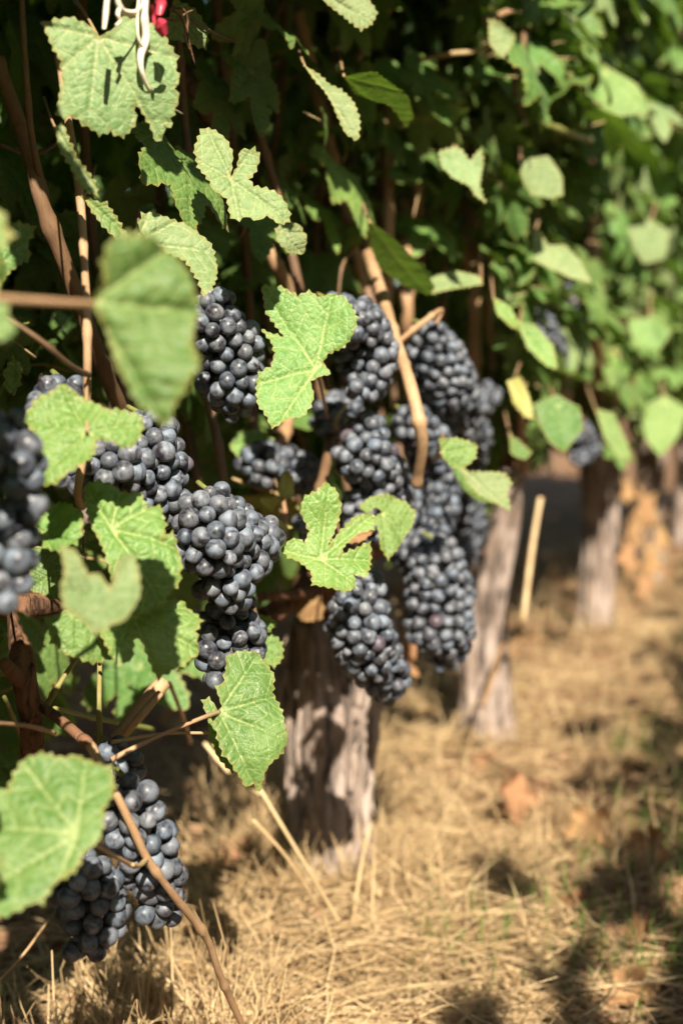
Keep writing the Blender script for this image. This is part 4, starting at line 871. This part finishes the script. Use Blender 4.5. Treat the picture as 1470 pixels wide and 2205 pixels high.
def scatter_xy(n, seed, f):
    g = np.random.default_rng(seed); out = []
    while len(out) < n:
        x = g.uniform(-1.0, 1.9, 4000); y = g.uniform(1.15, 4.6, 4000) ; y = 1.15 + (y - 1.15) ** 1.25 / 3.45 ** 0.25
        px = CX + FPX * x / y; off = (x - B1.x) * ROWN.x + (y - B1.y) * ROWN.y
        w_ = f(x, y, off, px) * ((px > -150) & (px < 1650)); k = g.random(4000) < w_
        out += list(np.stack([x[k], y[k]], 1))
    return np.array(out[:n])
def f_straw(x, y, off, px):
    n1 = 0.5 + 0.5 * np.tanh(3.2 * NZ[3](np.stack([x * 3.1, y * 3.1, x * 0], -1)))
    wgt = np.clip(1.15 - np.abs(off - 0.13) / 0.34, 0.05, 1) * np.where(off < -0.2, 0.25, 1) * np.clip(1.5 - (y - 2.0) * 0.55, 0.4, 1); return wgt * (0.12 + 0.88 * n1)
n = 17000; xy = scatter_xy(n, 1, f_straw); g_ = np.random.default_rng(5)
md, rn = blades(n, xy, g_.lognormal(-2.75, 0.5, n), g_.uniform(0.0006, 0.0017, n), np.abs(g_.normal(0.08, 0.22, n)), g_.uniform(0, 0.35, n), g_.uniform(0.0, 0.016, n), 3)
link('straw', to_mesh('straw', md, M['straw'], rnd=rn), kind='stuff', label='pale straw mulch spread under and beside the vine row', cat='straw')
n = 16000; xy = scatter_xy(n, 2, lambda x, y, off, px: (0.3 + 0.5 * (off > 0.1)) * np.where(off < -0.25, 0.3, 1))
md, rn = blades(n, xy, g_.lognormal(-3.3, 0.5, n), g_.uniform(0.0006, 0.0020, n), g_.normal(0.05, 0.2, n), g_.uniform(0, 0.5, n), g_.uniform(0.0, 0.008, n), 4)
link('plant_litter', to_mesh('plant_litter', md, M['straw_brown'], rnd=rn), kind='stuff', label='brown broken stems and litter over the reddish soil', cat='litter')
n = 1100; xy = scatter_xy(n, 41, f_straw)
md, rn = blades(n, xy, g_.uniform(0.07, 0.22, n), g_.uniform(0.0012, 0.0026, n), np.abs(g_.normal(0.05, 0.14, n)), g_.uniform(0, 0.2, n), g_.uniform(0.006, 0.02, n), 13)
link('straw', to_mesh('straw', md, M['straw'], rnd=rn), kind='stuff', label='long thick straw lying loose on top of the finer straw mulch', cat='straw')
# standing stubble near the trunk foot and the bottom of the frame
n = 3200; xy = scatter_xy(n, 7, lambda x, y, off, px: ((np.abs(off + 0.02) < 0.25) & (y < 2.2) & (px < 820) & (NZ[6](np.stack([x * 9, y * 9, x * 0], -1)) > 0.1)) * 0.6 + ((np.abs(off) < 0.4) & (y > 1.5)) * 0.06)
md, rn = blades(n, xy, g_.uniform(0.04, 0.15, n), g_.uniform(0.0009, 0.0019, n), g_.uniform(0.5, 1.5, n), g_.uniform(0, 0.3, n), np.zeros(n), 8)
link('stubble', to_mesh('stubble', md, M['straw'], rnd=rn), kind='stuff', label='upright dry grass stubble around the foot of the gnarled trunk', cat='dry grass')
n = 420; aa = g_.uniform(0, 6.28, n); ra = g_.uniform(0.05, 0.13, n); xy = np.stack([B1.x + np.cos(aa) * ra, B1.y + np.sin(aa) * ra - 0.02], 1)
md, rn = blades(n, xy, g_.uniform(0.03, 0.13, n), g_.uniform(0.0009, 0.0018, n), g_.uniform(0.7, 1.5, n), g_.uniform(0, 0.35, n), np.zeros(n), 19)
link('dry_grass', to_mesh('dry_grass', md, M['straw'], rnd=rn), kind='stuff', label='tuft of dry grass growing round the base of the gnarled trunk', cat='dry grass')
n = 650; cl = np.array([(0.40, 1.55), (0.30, 1.48), (0.22, 1.62), (0.46, 1.9), (0.52, 2.1), (0.62, 2.5), (0.5, 2.35), (0.38, 1.75), (0.72, 2.7), (0.8, 3.2), (0.16, 1.5)])
xy = cl[g_.integers(len(cl), size=n)] + g_.normal(0, 0.045, (n, 2))
md, rn = blades(n, xy, g_.uniform(0.025, 0.075, n), g_.uniform(0.0009, 0.0019, n), g_.uniform(1.0, 1.55, n), g_.uniform(0, 0.3, n), np.zeros(n), 9)
link('grass', to_mesh('grass', md, M['grass'], rnd=rn), kind='stuff', label='thin green grass shoots coming up through the litter at the lower right', cat='grass')
# clods
v3, f3 = ico(1); mds = []; n = 1500; xy = scatter_xy(n, 12, lambda x, y, off, px: 0.2 + 0.6 * (off > 0.12))
for k in range(n):
    r = g_.lognormal(-5.2, 0.45); v = v3 * r * (1 + 0.3 * NZ[k % 8](v3 * 1.5 + k))[:, None] * np.array([1, 1, 0.7]); v = v + np.array([xy[k, 0], xy[k, 1], float(ground_h(xy[k:k+1, 0], xy[k:k+1, 1])[0]) + r * 0.3])
    mds.append(MD(v, f3))
md, rn = join(mds, list(g_.random(n))); link('soil_clods', to_mesh('soil_clods', md, M['clod'], smooth=False, rnd=rn), kind='stuff', label='small reddish clods of soil scattered over the alley floor', cat='soil')

# dry leaves on the ground
def dry_leaf(p, n, tip, sc, label, group=None, seed=0, cup=1.0):
    md = leaf_mesh(canon(seed, 0.06 * sc, 1.0), 0.006, 0.009, 0.002, cup=0.5 * cup, fold=0.5, wave=0.012, blister=0.001, seed=seed, curl=0.7)
    return link('dry_leaf', to_mesh('dry_leaf', md, M['leaf_dry']), None, frame(p, n, tip), label=label, cat='dead leaf', group=group)
dry_leaf(G(1085, 1700, 0.05), Vector((0.5, -1, 0.2)), Vector((0.2, -0.1, -1)), 0.85, 'crumpled orange-brown leaf standing upright in the straw right of the trunk', seed=21)
dry_leaf(G(1275, 1770, 0.04), Vector((-0.3, -1, 0.25)), Vector((-0.1, 0, -1)), 0.75, 'folded pinkish-brown leaf in the straw near the fallen twig', seed=22)
dry_leaf(G(1400, 1820, 0.03), Vector((-0.5, -0.8, 0.4)), Vector((0.3, 0, -1)), 0.7, 'dark red-brown dead leaf in the shade at the right edge', seed=23)
protos = []
for k in range(6):
    protos.append(to_mesh('dry_leaf', leaf_mesh(canon(40 + k, 0.05, 1.0), 0.007, 0.009, 0.002, cup=0.4, fold=0.4, wave=0.011, seed=40 + k, curl=0.6), M['leaf_dry']))
gg = random.Random(8); xy = scatter_xy(150, 33, lambda x, y, off, px: 0.25 + 0.5 * (off < -0.1) + 0.4 * (off > 0.3))
for k in range(150):
    z = float(ground_h(xy[k:k+1, 0], xy[k:k+1, 1])[0]) + 0.012
    m = frame(Vector((xy[k, 0], xy[k, 1], z)), Vector((gg.gauss(0, 0.5), gg.gauss(0, 0.5), 1)), Vector((gg.gauss(0, 1), gg.gauss(0, 1), 0.1))) @ Matrix.Scale(gg.uniform(0.45, 0.85), 4)
    link('dry_leaf', protos[k % 6], None, m, label='small curled brown leaf lying in the straw and soil', cat='dead leaf', group='dead leaves scattered on the ground')

# loose stalks and the fallen twig
def loose(name, pts, w_, mat, label, cat, nodes=0):
    q = pts; md = tube(q, [x for x in w_], sides=8, n=8, nodes=nodes, nodeamp=0.4); Mo = Matrix.Translation(q[0])
    return link(name, to_mesh(name, xform(md, Mo.inverted()), M[mat]), None, Mo, label=label, cat=cat, group='loose straw stalks' if cat == 'straw stalk' else None)
loose('straw_stalk', [P(560, 1700, 1.48), P(620, 1800, 1.49), P(680, 1900, 1.52), P(732, 1990, 1.56)], [0.0022, 0.0020], 'straw', 'long pale stalk slanting down to the foot of the trunk, the upper of the pair', 'straw stalk')
loose('straw_stalk', [P(545, 1765, 1.46), P(620, 1850, 1.48), P(690, 1960, 1.52), P(715, 2010, 1.55)], [0.0018, 0.0018], 'straw', 'thinner pale stalk just under the long one left of the trunk foot', 'straw stalk')
loose('straw_stalk', [P(800, 1770, 1.62), P(778, 1860, 1.6), P(756, 2010, 1.58)], [0.0014, 0.0022], 'straw', 'stalk leaning against the right side of the trunk foot', 'straw stalk')
loose('straw_stalk', [P(1163, 1072, 2.3), P(1145, 1180, 2.28), P(1125, 1340, 2.25)], [0.0042, 0.0046], 'straw', 'thick upright pale stalk standing in shade right of the slim trunk', 'straw stalk')
loose('straw_stalk', [P(1180, 1375, 2.4), P(1090, 1385, 2.35), P(1065, 1440, 2.25), P(1040, 1520, 2.15)], [0.003, 0.004], 'straw_brown', 'bent blurred stalk arching beside the foot of the slim trunk', 'straw stalk')
loose('straw_stalk', [P(0, 2110, 1.25), P(55, 2050, 1.26), P(105, 1980, 1.28)], [0.0014, 0.0012], 'straw', 'thin bright stalk in the bottom left corner', 'straw stalk')
loose('straw_stalk', [P(160, 2190, 1.35), P(170, 2120, 1.33), P(165, 2075, 1.31), P(178, 2040, 1.3)], [0.0020, 0.0016], 'straw', 'bent stalk standing below the black shaded bunch', 'straw stalk')
loose('straw_stalk', [P(440, 1600, 1.6), P(500, 1670, 1.58), P(560, 1710, 1.55)], [0.0024, 0.002], 'straw', 'stalk poking up behind the leaf on the long pink stalk', 'straw stalk')
loose('fallen_twig', [G(985, 1560, 0.02), G(1060, 1635, 0.03), G(1180, 1692, 0.035), G(1320, 1722, 0.035), G(1400, 1732, 0.03), G(1500, 1780, 0.02)], [0.0030, 0.0036, 0.003], 'cane', 'thin dark fallen twig crossing the straw to the right edge', 'twig', nodes=0.06)

# post, raffia, red tie
pb = RW(3.42, 0.04, -0.2); 
def post(p, r, h):
    md = tube([p, p + Vector((0.0, 0, h * 0.5)), p + Vector((0.02, 0, h))], [r, r, r * 0.97], sides=24, n=16, rough=0.0); Mo = Matrix.Translation(p)
    o = link('vineyard_post', None, None, Mo, label='thick weathered wooden post at the right edge, behind the orange leaves', cat='post')
    link('shaft', to_mesh('shaft', xform(md, Mo.inverted()), M['wood']), o, Mo)
    for z in (0.75, 1.15):
        c = p + Vector((0.01, 0, z)); ring = [c + Vector((math.cos(a) * (r + 0.002), math.sin(a) * (r + 0.002), 0)) for a in np.linspace(0, 2 * math.pi, 14)]
        link('wire_loop', to_mesh('wire_loop', xform(tube(ring, 0.0012, sides=5, n=2), Mo.inverted()), M['cut']), o, Mo)
post(pb, 0.055, 1.95)
def strip(name, parent, pts, wd, mat, th=0.0004, tw=0.0):
    c = catmull(pts, 10); V = []; m = len(c); ws = np.interp(np.arange(m), np.linspace(0, m - 1, len(wd)), wd)
    for i in range(m):
        tg = (c[min(i + 1, m - 1)] - c[max(i - 1, 0)]).normalized(); nn = (CAM - c[i]).normalized(); a = tg.cross(nn).normalized()
        an = tw * i / m; a = a * math.cos(an) + tg.cross(a) * math.sin(an); b = tg.cross(a)
        for (u, v) in ((-1, 0), (-0.4, 1.6), (0, 0.6), (0.5, 1.8), (1, 0), (0, -1.2)): V.append(tuple(c[i] + a * u * ws[i] / 2 + b * v * ws[i] * 0.09))
    s = 6; F = [(i * s + k, i * s + (k + 1) % s, (i + 1) * s + (k + 1) % s, (i + 1) * s + k) for i in range(m - 1) for k in range(s)]
    Mo = Matrix.Translation(pts[0]); return link(name, to_mesh(name, xform(MD(V, F), Mo.inverted()), mat), parent, Mo)
rt = link('raffia_tie', None, None, Matrix.Translation(W(310, -10, 0.155)), label='dried cream raffia tie with a long strand hanging over the top left leaf', cat='raffia tie')
strip('strand', rt, [W(316, -20, 0.155), W(310, 30, 0.155), W(314, 80, 0.155), W(302, 125, 0.155), W(308, 165, 0.155), W(330, 205, 0.155), W(362, 228, 0.155), W(393, 245, 0.155)], [0.005, 0.0065, 0.006, 0.0045, 0.003, 0.0022, 0.0012], M['raffia'], tw=0.8)
strip('strand', rt, [W(300, -10, 0.155), W(296, 40, 0.155), W(300, 90, 0.155), W(325, 115, 0.155), W(350, 128, 0.155), W(356, 138, 0.155), W(348, 128, 0.155)], [0.002, 0.0024, 0.002, 0.002], M['raffia'], tw=1.2)
strip('strand', rt, [W(232, -10, 0.155), W(228, 30, 0.155), W(224, 62, 0.155)], [0.0035, 0.004, 0.003], M['raffia'], tw=0.5)
strip('strand', rt, [W(250, -10, 0.155), W(262, 22, 0.155), W(290, 28, 0.155), W(312, 10, 0.155)], [0.004, 0.005, 0.004], M['raffia'], tw=0.8)
strip('strand', rt, [W(262, 10, 0.155), W(254, 30, 0.155), W(258, 45, 0.155), W(250, 54, 0.155)], [0.003, 0.003, 0.002], M['raffia'], tw=0.8)
rd = link('plastic_tag', None, None, Matrix.Translation(W(343, 0, 0.18)), label='crumpled red plastic tag beside the raffia at the top', cat='plastic tag')
strip('tag_strip', rd, [W(340, -15, 0.18), W(346, 8, 0.18), W(342, 32, 0.18)], [0.005, 0.008, 0.005], M['red'], tw=0.5)
strip('tag_strip', rd, [W(338, 42, 0.18), W(346, 55, 0.18), W(356, 76, 0.18)], [0.004, 0.010, 0.006], M['red'], tw=-0.5)
strip('tag_strip', rd, [W(326, 10, 0.182), W(330, 30, 0.18), W(332, 52, 0.18)], [0.002, 0.0035, 0.002], M['red'], tw=0.2)
for pts in ([(365, 20), (385, 30), (400, 60), (398, 80), (410, 110)], [(375, 15), (395, 22), (405, 45), (404, 75), (420, 140)], [(360, 40), (380, 45), (398, 30), (415, 22)]):
    part_tube('tendril', vines[0], [W(a, b, 0.15) for a, b in pts], [0.0012, 0.001, 0.0006], M['bark_red'], sides=6, n=6)
cane('twig', [(412, 42, 0.14), (450, 65, 0.12), (512, 92, 0.05)], [7, 8], 'cane', vine=v0)
print('objects', len(bpy.data.objects))
